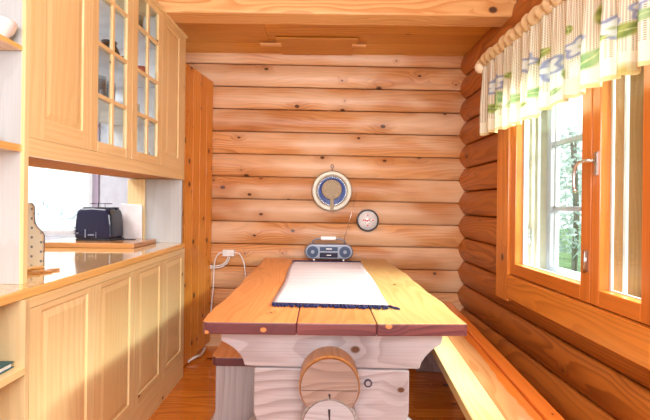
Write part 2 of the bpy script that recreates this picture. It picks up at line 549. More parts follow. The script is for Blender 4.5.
# right wall: logs run along y, with the window opening left out of seven of them
XG, XB = 1.245, 0.045
WY0, WY1 = 1.40, 2.51       # window opening
ZW0 = 0.363 + 2 * 0.2       # .763
ZW1 = 0.363 + 9 * 0.2       # 2.163
mb = MB()
for k in range(-2, 12):
    z0 = 0.363 + k * 0.2
    spans = [(-1.4, 3.62)]
    if ZW0 - 0.01 < z0 < ZW1 - 0.01: spans = [(-1.4, WY0), (WY1, 3.62)]
    o = (random.uniform(0, 60), random.uniform(0, 60))
    for (a, b) in spans:
        nx = max(2, int((b - a) / 0.3))
        rows = []
        for j in range(NS + 1):
            t = TS[j]
            rows.append([mb.bm.verts.new((XG - log_profile(t, XB), a + (b - a) * i / nx, z0 + (t + 1) / 2 * 0.2)) for i in range(nx + 1)])
        for j in range(NS):
            for i in range(nx):
                f = mb.bm.faces.new((rows[j][i], rows[j + 1][i], rows[j + 1][i + 1], rows[j][i + 1])); f.smooth = 2 <= j < NS - 2
                for l, (c, d) in zip(f.loops, ((j, i), (j + 1, i), (j + 1, i + 1), (j, i + 1))):
                    l[mb.uv].uv = (o[0] + a + (b - a) * d / nx, o[1] + (TS[c] + 1) * 0.11)
for (a, b, c, d) in ((-1.4, 3.62, -0.1, ZW0), (-1.4, 3.62, ZW1, 2.9), (-1.4, WY0, ZW0, ZW1), (WY1, 3.62, ZW0, ZW1)):
    mb.box(XG + 0.040, XG + 0.19, a, b, c, d, 'y')
struct(mb.build('wall_right', 'logshaded'), 'right wall of stacked pine logs in shade-darkened amber around the window', 'wall')

# floor: one mesh of boards along x
mb = MB()
y = -1.45
while y < 3.5:
    x = -3.3
    cuts = [-3.3] + sorted(random.uniform(-2.6, 1.0) for _ in range(2)) + [1.3]
    for a, b in zip(cuts, cuts[1:]):
        mb.box(a + .0007, b - .0007, y + 0.0012, y + 0.0938, -0.03, 0.0, 'x')
    y += 0.095
mb.box(-3.3, 1.3, -1.45, 3.5, -0.06, -0.008, 'x')
struct(mb.build('floor', 'floor'), 'glossy orange pine board floor', 'floor')

# ceiling: boards along x, higher ahead of the beam
mb = MB()
y = 2.66
for w in (0.17, 0.20, 0.20, 0.20, 0.20):
    cuts = [-3.3, -0.43 + random.uniform(-0.9, 0.9) * (w != .2), 1.3]
    for a, b in zip(cuts, cuts[1:]):
        mb.box(a + .001, b - .001, y + 0.003, min(y + w - 0.003, 3.6), 2.535 + random.uniform(0, .004), 2.56, 'x')
    y += w
y = -1.45
while y < 2.6:
    mb.box(-3.3, 1.3, y + 0.001, y + 0.139, 2.62, 2.64, 'x')
    y += 0.14
mb.box(-3.3, 1.3, -1.45, 3.6, 2.64, 2.70, 'x')
struct(mb.build('ceiling', 'ceil'), 'boarded amber pine ceiling', 'ceiling')

# ceiling hatch and turn buttons
th = thing('ceiling_hatch', 'board hatch with two small wooden turn buttons in the ceiling near the back wall', 'hatch', (-0.04, 3.28, 2.53))
mb = MB(); mb.box(-0.37, 0.275, 3.10, 3.27, 2.522, 2.534, 'x'); mb.box(-0.345, 0.25, 3.273, 3.44, 2.524, 2.534, 'x')
mb.build('hatch_board', 'ceil', th, 0.002)
for a, b in ((-0.50, -0.33), (0.235, 0.345)):
    mb = MB(); mb.box(a, b, 3.185, 3.225, 2.504, 2.5215, 'x'); mb.build('turn_button', 'beam', th, 0.003, label='pale wooden turn button')

# ceiling beam
mb = MB(); mb.box(-3.2, 1.235, 2.54, 2.71, 2.452, 2.617, 'x')
struct(mb.build('trim_6', 'beam', None, 0.012), 'pale pine ceiling beam crossing the room', 'beam')

# walls out of view: rear wall, kitchen left wall, kitchen window wall
mb = MB(); mb.box(-3.3, 1.3, -1.55, -1.45, 0, 2.66, 'x')
struct(mb.build('wall_front', 'wallwhite'))
mb = MB(); mb.box(-3.4, -3.3, -1.55, 3.65, 0, 2.66, 'y')
struct(mb.build('wall_left', 'wallwhite'))
KX0, KX1, KZ0, KZ1 = -3.0, -1.99, 0.93, 1.95
mb = MB()
mb.box(-3.3, KX0, YG, YG + .15, 0, 2.62); mb.box(KX1, WB0 - .001, YG, YG + .15, 0, 2.62)
mb.box(KX0, KX1, YG, YG + .15, 0, KZ0); mb.box(KX0, KX1, YG, YG + .15, KZ1, 2.62)
struct(mb.build('wall_kitchen', 'wallwhite'), 'pale blue white kitchen wall behind the worktop', 'wall')

# kitchen window
kw = thing('window_2', 'bright kitchen window behind the toaster', 'window', ((KX0 + KX1) / 2, YG, KZ0))
kw['kind'] = 'structure'
mb = MB()
for a in ((KX0, KX0 + .05, KZ0, KZ1), (KX1 - .05, KX1, KZ0, KZ1), (KX0, KX1, KZ0, KZ0 + .05), (KX0, KX1, KZ1 - .05, KZ1), (-2.50, -2.46, KZ0, KZ1)):
    mb.box(a[0], a[1], YG + .02, YG + .08, a[2], a[3])
mb.build('window_frame', 'white', kw, 0.004)
mb = MB(); mb.box(KX0 + .04, KX1 - .04, YG + .05, YG + .056, KZ0 + .04, KZ1 - .04); mb.build('pane', 'glass', kw)
mb = MB(); mb.box(KX1, KX1 + .055, YG - .018, YG - .001, KZ0 - .05, KZ1 + .06, 'z'); mb.box(KX0 - .05, KX1 + .05, YG - .018, YG - .001, KZ1, KZ1 + .06, 'x'); mb.build('window_casing', 'post', kw, 0.003)
# sheer curtain there
mb = MB()
n = 60
rows = []
for j in range(9):
    rows.append([mb.bm.verts.new((-2.98 + 1.0 * i / n, YG - .05 + .012 * math.sin(i * .9) + .004 * math.sin(i * .37), 0.985 + j * .115)) for i in range(n + 1)])
for j in range(8):
    for i in range(n):
        f = mb.bm.faces.new((rows[j][i], rows[j][i + 1], rows[j + 1][i + 1], rows[j + 1][i])); f.smooth = True
        for l, (c, d) in zip(f.loops, ((j, i), (j, i + 1), (j + 1, i + 1), (j + 1, i))):
            l[mb.uv].uv = (d / n * 1.0, c * .115)
kc = thing('sheer_curtain', 'overexposed sheer white curtain with faint grey loops over the kitchen window', 'curtain', (-2.48, YG - .05, 0.985))
mb.build('curtain_cloth', 'sheer', kc)
mb = MB(); mb.cyl((-3.05, YG - .05, 1.912), (-1.93, YG - .05, 1.912), .009); mb.build('rod', 'white', kc)

# tall knotty partition between kitchen and table
def wallpt(t): return (-1.02 + (0.05) * t, 3.0 + .46 * t)
root = thing('pine_partition', 'tall narrow partition of knotty orange upright boards beside the pale cabinets', 'partition', (-1.02, 3.0, 0), -math.atan2(0.078, 0.46))
L = math.hypot(.078, .455)
for i in range(4):
    mb = MB(); mb.box(-.045, 0.0, i * L / 4 + .0012, (i + 1) * L / 4 - .0012, 0.012 + .012 * i, 2.285, 'z')
    mb.build('board', 'knotty', root, 0.002, local=True)
mb = MB(); mb.box(-.075, -.046, 0.01, L - .01, 0.10, 2.25, 'z'); mb.build('backing_board', 'knotty', root, local=True)

# ------------------------------------------------------------------ window in the right wall
WX = 1.185
w1 = thing('window_1', 'double glazed amber timber window in the right log wall', 'window', (1.25, 1.95, .8))
w1['kind'] = 'structure'


def frame(mb, x0, x1, y0, y1, z0, z1, wl, wr, wb, wt):
    mb.box(x0, x1, y0, y0 + wl, z0, z1, 'z'); mb.box(x0, x1, y1 - wr, y1, z0, z1, 'z')
    mb.box(x0, x1, y0 + wl, y1 - wr, z0, z0 + wb, 'y'); mb.box(x0, x1, y0 + wl, y1 - wr, z1 - wt, z1, 'y')


# jamb lining
mb = MB(); frame(mb, 1.222, 1.445, WY0, WY1, .80, 2.15, .025, .035, .03, .03)
mb.build('jamb', 'jambcream', w1, 0.002)
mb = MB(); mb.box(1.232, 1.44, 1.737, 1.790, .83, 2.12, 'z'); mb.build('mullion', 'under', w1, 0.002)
for yy in (1.735, ):
    for xx in (1.25, 1.312, 1.395):
        mb = MB(); mb.box(xx, xx + .012, yy - .014, yy + .001, .83, 2.12, 'z'); mb.build('white_strip', 'white', w1)
for xx, mt in ((1.262, 'white'), (1.30, 'cream'), (1.335, 'white')):
    mb = MB(); mb.box(xx, xx + .014, 2.462, 2.476, .83, 2.12, 'z'); mb.build('white_strip', mt, w1)
mb = MB(); mb.box(1.225, 1.44, WY0 + .02, WY1 - .03, .829, .845, 'y'); mb.build('inner_sill', 'white', w1, 0.002)
# inner sashes
for (a, b, wl, wr) in ((1.757, 2.50, .066, .062), (1.412, 1.753, .066, .052)):
    mb = MB(); frame(mb, WX, 1.232, a, b, .822, 2.13, wl, wr, .070, .07)
    o = mb.build('sash', 'sash', w1, 0.004)
    mb = MB(); frame(mb, 1.2315, 1.242, a + .012, b - .012, .835, 2.12, wl - .005, wr - .004, .062, .07); mb.build('bead', 'white', o, 0.002)
    mb = MB(); mb.box(1.2195, 1.2235, a + wl - .004, b - wr + .004, .888, 2.064); mb.build('pane', 'glass', o)
# outer sashes with glazing bars
for (a, b, nz) in ((1.795, 2.478, 3), (1.42, 1.735, 3)):
    mb = MB(); frame(mb, 1.395, 1.432, a, b, .835, 2.12, .045, .045, .05, .05)
    for zz in (1.235, 1.625):
        mb.box(1.400, 1.428, a + .045, b - .045, zz - .013, zz + .013, 'y')
    if b - a > .5:
        mb.box(1.400, 1.428, 2.392, 2.408, .87, 2.08, 'z')
    o = mb.build('outer_sash', 'lavender', w1, 0.003)
    mb = MB(); mb.box(1.412, 1.416, a + .04, b - .04, .88, 2.075); mb.build('pane', 'glass', o)
# handle on the meeting stile of the narrow sash
hd = P(594.5, 152, 1.18 * 400 / 273.5)
hy = 1.727
mb = MB()
mb.box(WX - .008, WX, hy - .014, hy + .002, 1.385, 1.485, 'z')
mb.cyl((WX - .006, hy - .006, 1.447), (WX - .042, hy - .002, 1.447), .008, seg=14)
mb.tube([(WX - .040, hy - .008, 1.447), (WX - .042, hy + .02, 1.447), (WX - .044, hy + .05, 1.443), (WX - .045, hy + .068, 1.43), (WX - .047, hy + .076, 1.40), (WX - .047, hy + .078, 1.36), (WX - .045, hy + .074, 1.325), (WX - .043, hy + .066, 1.312)], .007, 10)
o = mb.build('handle', 'steel', w1, label='steel window handle')
# hinges / latches
for (xx, yy, zz) in ((WX - .004, 1.785, 1.005), (1.29, 2.468, 1.06)):
    mb = MB(); mb.box(xx - .004, xx + .004, yy - .016, yy + .0, zz - .045, zz + .045, 'z'); mb.cyl((xx - .007, yy - .008, zz - .05), (xx - .007, yy - .008, zz + .05), .006, seg=10)
    mb.build('hinge', 'steel', w1)

# trim round the window
mb = MB(); mb.box(1.170, 1.232, 2.502, 2.665, .648, 2.32, 'z'); struct(mb.build('trim_1', 'amber', None, 0.004), 'upright amber casing board left of the window', 'trim')
mb = MB(); mb.box(1.170, 1.232, 1.25, 1.410, .648, 2.32, 'z'); struct(mb.build('trim_2', 'amber', None, 0.004), 'upright amber casing board right of the window', 'trim')
mb = MB(); mb.box(1.168, 1.232, 1.411, 2.501, .672, .817, 'y'); struct(mb.build('trim_3', 'amber', None, 0.004), 'wide amber board under the window', 'trim')
mb = MB(); mb.box(1.170, 1.232, 1.411, 2.501, 2.134, 2.30, 'y'); struct(mb.build('trim_4', 'amber', None, 0.004), 'amber board above the window behind the curtain', 'trim')

# ------------------------------------------------------------------ curtain
CX = 1.075
root = thing('lace_valance', 'short cream lace valance with blue flowers and green leaves hanging at the window', 'curtain', (CX, 1.9, 2.17))
CY0, CY1 = 1.12, 2.68
flow = []   # (y, z, kind, size)
def cp(px, py):
    dx, dy = px - 321, py - 203
    u = dx + dy * TH; v = dy - dx * TH
    D = CX * F / u
    return (D, H - v * D / F)
for px, py, kd, sz in [(496, 84, 'b', 9), (499, 98, 'g', 7), (494, 108, 'l', 8), (514, 100, 'g', 8), (528, 64, 'b', 9), (536, 92, 'g', 9), (542, 56, 'l', 8), (551, 68, 'b', 12),
                       (565, 74, 'l', 8), (578, 46, 'b', 11), (590, 60, 'g', 13), (600, 14, 'l', 12), (611, 28, 'b', 13), (627, 30, 'l', 13), (640, 5, 'b', 12), (646, 16, 'g', 10),
                       (626, 70, 'y', 9), (510, 75, 'l', 5), (604, 40, 'l', 6), (556, 92, 'g', 5), (522, 107, 'l', 5), (571, 30, 'l', 5)]:
    y_, z_ = cp(px, py); u_ = CX * F / y_
    flow.append((y_, z_, kd, sz * y_ / F * (1.15 if kd != 'b' else 1.0), y_ * CX / y_ / u_ * sz / 1.0))
random.seed(11)
for i in range(10):   # the part beyond the frame
    flow.append((random.uniform(1.15, 1.38), random.uniform(1.75, 2.12), random.choice('bgl'), .035, .03))
mb = MB()
bm = mb.bm
cl = bm.loops.layers.color.new('Pattern')
nx, nz = 420, 130
ZT, = (2.185,)
random.seed(5)
phs = [random.uniform(0, 6.28) for _ in range(4)]


def fold(y, d):
    a = min(1, .35 + d * 2.2)
    return a * (.020 * math.sin(y * 62 + phs[0] + .8 * math.sin(y * 9)) + .006 * math.sin(y * 104 + phs[1])) + .004 * math.sin(y * 230 + phs[2]) * max(0, 1 - d * 5)


def pattern(y, z, hem):
    base = [0.90, 0.90, 0.82]
    al = 1.0
    dh = z - hem
    if dh < .085:
        al = 0.10
    if dh < .018:
        base = [0.86, 0.80, 0.58]
    for (fy, fz, kd, sz, sy) in flow:
        dy = (y - fy); dz = (z - fz)
        ww = y * y / (CX * F) * (sz / (y / F)) * 1.0   # width in the foreshortened direction
        dyn = dy / max(ww * 1.0, .01); dzn = dz / sz
        r = math.hypot(dyn, dzn)
        if r > 1.5: continue
        th = math.atan2(dzn, dyn)
        def lay(col, k, a):
            nonlocal base, al
            base = [base[q] + (col[q] - base[q]) * k for q in range(3)]
            al = al + (a - al) * k
        if kd == 'b':
            edge = .76 + .15 * math.cos(5 * th + fy * 40)
            if r < edge: lay([0.84, 0.88, 0.86], min(1, (edge - r) * 6), .1)
            e = abs(r - edge)
            if e < .20: lay([0.48, 0.54, 0.70], (1 - e / .20) ** .7 * .95, 0)
            if r < .2: lay([0.62, 0.68, 0.45], 1 - r / .2, 0)
        elif kd in 'gl':
            ang = fy * 50 + fz * 31
            a = dyn * math.cos(ang) + dzn * math.sin(ang); b = -dyn * math.sin(ang) + dzn * math.cos(ang)
            w = .60 * (1 - a * a) if abs(a) < 1 else -1
            if w > 0 and abs(b) < w:
                k = min(1, (w - abs(b)) / .22)
                m_ = .5 + .5 * math.sin(a * 7 + b * 5)
                c_ = [0.62 - .20 * m_, 0.68 - .16 * m_, 0.36 - .10 * m_] if kd == 'l' else [0.60 - .14 * m_, 0.72 - .10 * m_, 0.52 - .12 * m_]
                lay(c_, k * .95, 0)
                if abs(b) < .05: lay([.80, .84, .62], .7, 0)
        elif kd == 'y' and r < .8:
            lay([0.70, 0.64, 0.34], 1 - r, .2)
    return base, al


rows = []
pats = []
for j in range(nz + 1):
    q = j / nz
    row = []; pr = []
    for i in range(nx + 1):
        y = CY0 + (CY1 - CY0) * i / nx
        hem = 1.70 + .013 * abs(math.sin(y * 20 + .5)) + .012 * math.sin(y * 5)
        z = ZT + (hem - ZT) * q
        x = CX + fold(y, ZT - z)
        row.append(bm.verts.new((x, y, z)))
        pr.append(pattern(y, z, hem))
    rows.append(row); pats.append(pr)
for j in range(nz):
    for i in range(nx):
        f = bm.faces.new((rows[j][i], rows[j + 1][i], rows[j + 1][i + 1], rows[j][i + 1])); f.smooth = True
        for l, (c, d) in zip(f.loops, ((j, i), (j + 1, i), (j + 1, i + 1), (j, i + 1))):
            l[mb.uv].uv = (rows[c][d].co.y, rows[c][d].co.z)
            b_, a_ = pats[c][d]
            l[cl] = (b_[0], b_[1], b_[2], a_)
mb.build('curtain_cloth', 'curtain', root)
# gathered heading frill above the rod
mb = MB(); bm = mb.bm; cl = bm.loops.layers.color.new('Pattern')
nx = 500; rows = []
for j in range(9):
    q = j / 8
    rows.append([bm.verts.new((CX - .028 * math.sin(q * PI) + (.012) * math.sin((CY0 + (CY1 - CY0) * i / nx) * 95 + j * .25) * (.5 + q) - .004,
                               CY0 + (CY1 - CY0) * i / nx,
                               2.165 + .075 * q + .010 * math.sin((CY0 + (CY1 - CY0) * i / nx) * 70) * q)) for i in range(nx + 1)])
for j in range(8):
    for i in range(nx):
        f = bm.faces.new((rows[j][i], rows[j][i + 1], rows[j + 1][i + 1], rows[j + 1][i])); f.smooth = True
        for l, (c, d) in zip(f.loops, ((j, i), (j, i + 1), (j + 1, i + 1), (j + 1, i))):
            l[mb.uv].uv = (rows[c][d].co.y, rows[c][d].co.z)
            l[cl] = (.86, .74, .56, .08)
mb.build('heading_frill', 'curtain', root)
rod = thing('curtain_rod', 'cream wooden curtain rod with a round knob end holding the lace valance', 'curtain rod', (CX, 1.9, 2.18))
mb = MB(); mb.cyl((CX - .004, 1.10, 2.183), (CX - .004, 2.68, 2.183), .013); mb.build('pole', 'rope', rod)
for yy in (2.70, 1.08):
    mb = MB(); mb.lathe([(.004, -.04), (.024, -.036), (.040, -.018), (.044, 0), (.040, .018), (.024, .036), (.004, .04)], (CX - .004, yy, 2.18), 'y'); mb.build('knob', 'rope', rod)
for yy in (2.62, 1.16):
    mb = MB(); mb.box(CX, 1.169, yy - .008, yy + .008, 2.165, 2.171); mb.build('bracket', 'steel', rod)

# ------------------------------------------------------------------ base cabinet and worktop
XC = -0.97


def raised_panel(mb, x, y0, y1, z0, z1, field=.034, depth=.006):
    """raised field panel set in the plane x (facing +x), grain upright"""
    a = [(y0, z0), (y1, z0), (y1, z1), (y0, z1)]
    i1 = [(y0 + .006, z0 + .006), (y1 - .006, z0 + .006), (y1 - .006, z1 - .006), (y0 + .006, z1 - .006)]
    i2 = [(y0 + field, z0 + field), (y1 - field, z0 + field), (y1 - field, z1 - field), (y0 + field, z1 - field)]
    lv = [(a, x), (i1, x - depth), (i2, x - .0015)]
    vs = [[mb.bm.verts.new((d, p[0], p[1])) for p in pl] for pl, d in lv]
    fs = []
    for k in range(2):
        for i in range(4):
            fs.append(mb.bm.faces.new((vs[k][i], vs[k][(i + 1) % 4], vs[k + 1][(i + 1) % 4], vs[k + 1][i])))
    fs.append(mb.bm.faces.new(vs[2]))
    for f in fs:
        f.normal_update()
        if f.normal.x < 0: f.normal_flip()
    mb._uv(fs, 'z')


def panel_door(mb, x, y0, y1, z0, z1, py0, py1, pz0, pz1, th=.02):
    mb.box(x - th, x, y0, py0, z0, z1, 'z'); mb.box(x - th, x, py1, y1, z0, z1, 'z')
    mb.box(x - th, x, py0, py1, z0, pz0, 'y'); mb.box(x - th, x, py0, py1, pz1, z1, 'y')
    raised_panel(mb, x, py0, py1, pz0, pz1)
    mb.box(x - th, x - .012, py0, py1, pz0, pz1, 'z')


BY0, BY1 = 1.339, 2.86
base = thing('base_cabinet', 'long pale birch base cabinet with four raised panel doors under the worktop', 'cabinet', (-1.25, (BY0 + BY1) / 2, 0))
mb = MB()
mb.box(-1.62, XC - .022, BY0, BY0 + .018, 0, .917, 'z'); mb.box(-1.62, XC - .022, BY1 - .018, BY1, 0, .917, 'z')
mb.box(-1.64, -1.62, BY0, BY1, 0, .917, 'z'); mb.box(-1.62, XC - .022, BY0 + .018, BY1 - .018, .08, .10, 'y')
mb.build('carcass', 'birch2', base, 0.001)
mb = MB(); mb.box(XC - .02, XC, BY0, BY1, 0.0, .150, 'y'); mb.build('plinth', 'birch', base, 0.001)
mb = MB(); mb.box(XC - .02, XC + .0005, BY0, BY1, .885, .9165, 'y'); mb.build('top_rail', 'birch', base, 0.001)
for i in range(4):
    y0 = 1.345 + .3765 * i if i else BY0
    y1 = 1.345 + .3765 * (i + 1) if i < 3 else BY1
    mb = MB(); panel_door(mb, XC, y0 + .0008, y1 - .0008, .1515, .8835, 1.396 + .3765 * i, 1.674 + .3735 * i, .202, .862)
    mb.build('door', 'birch', base)

# open end shelf
sh = thing('open_end_shelf', 'open pale birch shelf unit at the near end of the base cabinet', 'shelf', (-1.2, 1.1, 0))
mb = MB(); mb.box(-1.64, -1.62, .85, 1.325, 0, .917, 'z'); mb.build('back_panel', 'birch2', sh, .001)
mb = MB(); mb.box(-1.62, XC, 1.319, 1.338, 0, .917, 'z'); mb.build('side_panel', 'birch2', sh, .001)
mb = MB(); mb.box(-1.62, XC, .85, .869, 0, .917, 'z'); mb.build('side_panel', 'birch2', sh, .001)
mb = MB(); mb.box(-1.62, XC + .004, 0.87, 1.318, .674, .698, 'y'); mb.build('shelf_board', 'birch', sh, .002)
mb = MB(); mb.box(-1.62, XC, .87, 1.318, .06, .085, 'y'); mb.build('shelf_board', 'birch', sh, .002)
bk = thing('book', 'dark teal book lying on the open shelf at the left edge', 'book', (-1.12, 1.20, .699))
mb = MB(); mb.box(-1.18, -1.0, 1.165, 1.310, .699, .703); mb.box(-1.18, -1.0, 1.165, 1.310, .716, .720); mb.box(-1.18, -1.177, 1.165, 1.310, .703, .716); mb.build('cover', 'teal', bk, .0005)
mb = MB(); mb.box(-1.176, -1.005, 1.170, 1.306, .703, .716); mb.build('page_block', 'porcelain', bk)

wt = MB(); wt.box(-1.84, -.982, .85, 2.885, .9175, .950, 'y')
tag(wt.build('worktop', 'worktop', None, 0.005), 'glossy honey coloured wooden worktop running along the base cabinet', 'worktop')

# ------------------------------------------------------------------ wall cabinet
CR = -math.atan2(0.05, 1.478)
uc = thing('wall_cabinet', 'pale birch wall cabinet with two glazed doors between two panelled doors', 'cabinet', (-1.045, 1.427, 0), CR)
CL = 1.479
ZB, ZTc = 1.4055, 2.433
dp = .34
mb = MB()
mb.box(-dp, -.022, .018, CL - .018, ZB + .055, ZB + .073, 'y')
mb.build('floor_board', 'birch', uc, .001, local=True)
mb = MB(); mb.box(-dp, -.022, .018, CL - .018, ZTc - .02, ZTc - .002, 'y'); mb.build('top_board', 'birch', uc, .001, local=True)
mb = MB(); mb.box(-.020, 0, 0, CL, ZTc - .012, ZTc, 'y'); mb.build('top_rail', 'birch', uc, .001, local=True)
mb = MB(); mb.box(-.020, 0, 0, CL, ZB, ZB + .066, 'y')
mb.build('bottom_rail', 'birch', uc, .001, local=True)
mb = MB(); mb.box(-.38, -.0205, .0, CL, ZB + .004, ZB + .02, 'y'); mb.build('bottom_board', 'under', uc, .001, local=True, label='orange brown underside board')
mb = MB(); mb.box(-.02, .012, -.004, CL + .004, ZTc, ZTc + .018, 'y'); mb.build('cornice', 'birch', uc, .004, local=True)
mb = MB(); mb.box(-dp - .012, -dp, 0, .36, ZB, ZTc, 'z'); mb.build('back_panel', 'white', uc, local=True)
mb = MB(); mb.box(-dp - .012, -dp, 1.10, CL, ZB, ZTc, 'z'); mb.build('back_panel', 'white', uc, local=True)
mb = MB(); mb.box(-dp - .010, -dp - .006, .361, 1.099, ZB + .02, ZTc - .02); mb.build('rear_pane', 'cabglass', uc, local=True)
# end panels: near one reaches down to the worktop, so does the far one
mb = MB(); mb.box(-dp - .22, -.014, -.0195, -.0003, .9505, 2.5, 'z'); mb.build('side_panel', 'greybirch', uc, .001, local=True, label='greyish birch side panel down to the worktop')
mb = MB(); mb.box(-.0139, .0, -.0195, -.0003, .9505, 2.5, 'z'); mb.build('edge_strip', 'birch', uc, local=True)
mb = MB(); mb.box(-.27, -.003, CL - .038, CL - .019, .9505, ZB, 'z'); mb.build('side_panel', 'greybirch', uc, .001, local=True, label='greyish birch end panel between worktop and cabinet')
mb = MB(); mb.box(-dp, -.022, CL - .018, CL, ZB, ZTc, 'z'); mb.build('side_panel', 'birch', uc, .001, local=True)
def ly(D): return (D - 1.427) * 1.0006
bd = [0, 1.787, 2.150, 2.520, 0]
bd = [0.0, ly(1.787), ly(2.150), ly(2.520), CL]
zd0, zd1 = ZB + .067, ZTc - .013
for i, (p0, p1) in enumerate(((1.504, 1.732), (1.841, 2.092), (2.207, 2.457), (2.58, 2.787))):
    p0, p1 = ly(p0), ly(p1)
    mb = MB()
    if i in (0, 3):
        panel_door(mb, 0, bd[i] + .0008, bd[i + 1] - .0008, zd0, zd1, p0, p1, 1.548, 2.385)
        mb.build('door', 'birch', uc, local=True)
        if i == 0:
            pass
    else:
        za, zb_ = 1.522, 2.395
        y0, y1 = bd[i] + .0008, bd[i + 1] - .0008
        mb.box(-.02, 0, y0, p0, zd0, zd1, 'z'); mb.box(-.02, 0, p1, y1, zd0, zd1, 'z')
        mb.box(-.02, 0, p0, p1, zd0, za, 'y'); mb.box(-.02, 0, p0, p1, zb_, zd1, 'y')
        pc = (p0 + p1) / 2
        mb.box(-.017, -.001, pc - .010, pc + .010, za, zb_, 'z')
        for k in range(1, 4):
            z = (1.735, 1.975, 2.215)[k - 1]
            mb.box(-.0175, -.0005, p0, p1, z - .010, z + .010, 'y')
        o = mb.build('glazed_door', 'birch', uc, .002, local=True)
        mb = MB(); mb.box(-.012, -.009, p0 - .004, p1 + .004, za - .004, zb_ + .004); mb.build('pane', 'cabglass', o, local=True)
SHZ = [ZB + .0735]
for k in range(1, 4):
    z = (1.735, 1.975, 2.215)[k - 1]
    mb = MB(); mb.box(-dp, -.03, bd[1] - .01, bd[3] + .01, z - .009, z + .009, 'y'); mb.build('shelf_board', 'white', uc, .001, local=True)
    SHZ.append(z + .0095)
for yy in (bd[1], bd[3], ):
    mb = MB(); mb.box(-dp, -.022, yy - .009 - (0.011 if yy == bd[1] else -.011), yy + .009 - (0.011 if yy == bd[1] else -.011), ZB + .073, ZTc - .02, 'z'); mb.build('divider', 'white', uc, local=True)
UCM = Matrix.LocRotScale(uc.location, uc.rotation_euler, None)


def inc(lx, D, z):
    p = UCM @ Vector((lx, ly(D), z)); return (p.x, p.y, p.z)


# upper open shelf (near side of the wall cabinet)
us = thing('open_wall_shelf', 'pair of short honey shelves on the outer side of the wall cabinet', 'shelf', (-1.3, 1.15, 1.4))
for zt in (1.790, 1.443):
    mb = MB(); mb.box(-1.42, -1.055, .9, 1.405, zt - (.018 if zt > 1.5 else .026), zt, 'y'); mb.build('shelf_board', 'worktop', us, .002)
mb = MB(); mb.box(-1.44, -1.421, .9, 1.40, 1.38, 2.5, 'z'); mb.build('back_panel', 'greybirch', us, .001)

# crockery
def bowl(name, label, cat, c, r, h, mat, group=None, parts=False):
    mb = MB(); mb.lathe([(r * .45, 0), (r * .5, .004), (r * .85, h * .45), (r, h * .85), (r, h), (r * .95, h), (r * .80, h * .5), (r * .4, .012), (.001, .010)], c, 'z')
    return tag(mb.build(name, mat), label, cat, group)


bowl('bowl', 'white porcelain bowl on the upper open shelf at the left edge', 'bowl', (-1.100, 1.350, 1.7905), .055, .062, 'porcelain')
for (xx, yy, r, h, nm, lb, mt) in ((-1.13, 1.30, .022, .035, 'salt_shaker', 'small white shaker at the left edge of the lower open wall shelf', 'porcelain'), (-1.118, 1.352, .012, .03, 'pepper_shaker', 'tiny brown capped jar on the lower open wall shelf', 'darkbrown')):
    mb = MB(); mb.lathe([(r, 0), (r, h * .6), (r * .6, h * .9), (r * .3, h)], (xx, yy, 1.4435), 'z', 16); tag(mb.build(nm, mt), lb, 'shaker')


def tumbler(c, r, h, lbl):
    mb = MB(); mb.lathe([(r * .75, 0), (r * .78, .006), (r, h), (r * .95, h), (r * .72, .012), (.001, .011)], c, 'z', 20)
    return tag(mb.build('drinking_glass', 'drink'), lbl, 'glass', 'glasses behind the glazed cabinet doors')


gl = tumbler(inc(-.10, 1.93, SHZ[1]), .033, .13, 'clear drinking glass nearest the front on the third shelf behind the first glazed door')
k = 0
for (lx, D, s_) in ((-.10, 2.02, 1), (-.19, 1.97, 1), (-.19, 2.06, 1), (-.11, 2.12, 1), (-.24, 2.13, 1), (-.10, 2.40, 3), (-.15, 2.50, 3)):
    c = inc(lx, D, SHZ[s_])
    o = gl.copy(); COL.objects.link(o); o.location = c
    o['label'] = ['clear glass second from the front in the row behind the first glazed door', 'clear glass in the rear row behind the first glazed door, on the left',
                  'clear glass in the rear row behind the first glazed door, in the middle', 'clear glass beside the divider of the first glazed door',
                  'clear glass deepest in the cabinet behind the first glazed door', 'clear glass on the top shelf behind the second glazed door, on the left',
                  'clear glass on the top shelf behind the second glazed door, on the right'][k]
    k += 1
# dark jug on the second shelf from the top
jc = inc(-.13, 2.15, SHZ[2])
jug = thing('jug', 'dark brown glazed jug with a ring handle behind the first glazed door', 'jug', jc)
mb = MB(); mb.lathe([(.038, 0), (.050, .02), (.056, .05), (.045, .085), (.034, .10), (.040, .118), (.036, .118), (.030, .10), (.04, .06), (.03, .01), (.001, .008)], jc, 'z', 24); mb.build('body', 'darkbrown', jug)
mb = MB(); mb.tube([(jc[0] + .0, jc[1] - .045 - .030 * math.sin(t) - .0, jc[2] + .062 + .035 * math.cos(t)) for t in [PI * i / 10 for i in range(11)]], .006); mb.build('handle', 'darkbrown', jug)
jc2 = inc(-.10, 2.28, SHZ[2])
mg = thing('mug', 'dark brown mug just right of the dark jug behind the glazed door', 'mug', jc2)
mb = MB(); mb.lathe([(.028, 0), (.032, .04), (.036, .08), (.032, .08), (.028, .04), (.001, .01)], jc2, 'z', 20); mb.build('body', 'darkbrown', mg)
mb = MB(); mb.tube([(jc2[0], jc2[1] + .030 + .022 * math.sin(t), jc2[2] + .045 + .022 * math.cos(t)) for t in [PI * i / 8 for i in range(9)]], .004); mb.build('handle', 'darkbrown', mg)
c = inc(-.10, 2.33, SHZ[3]); c = inc(-.08, 2.41, SHZ[2]); mb = MB(); mb.lathe([(.028, 0), (.034, .05), (.034, .07), (.030, .07), (.001, .01)], c, 'z', 20); tag(mb.build('cup', 'red'), 'small terracotta red cup behind the second glazed door', 'cup')
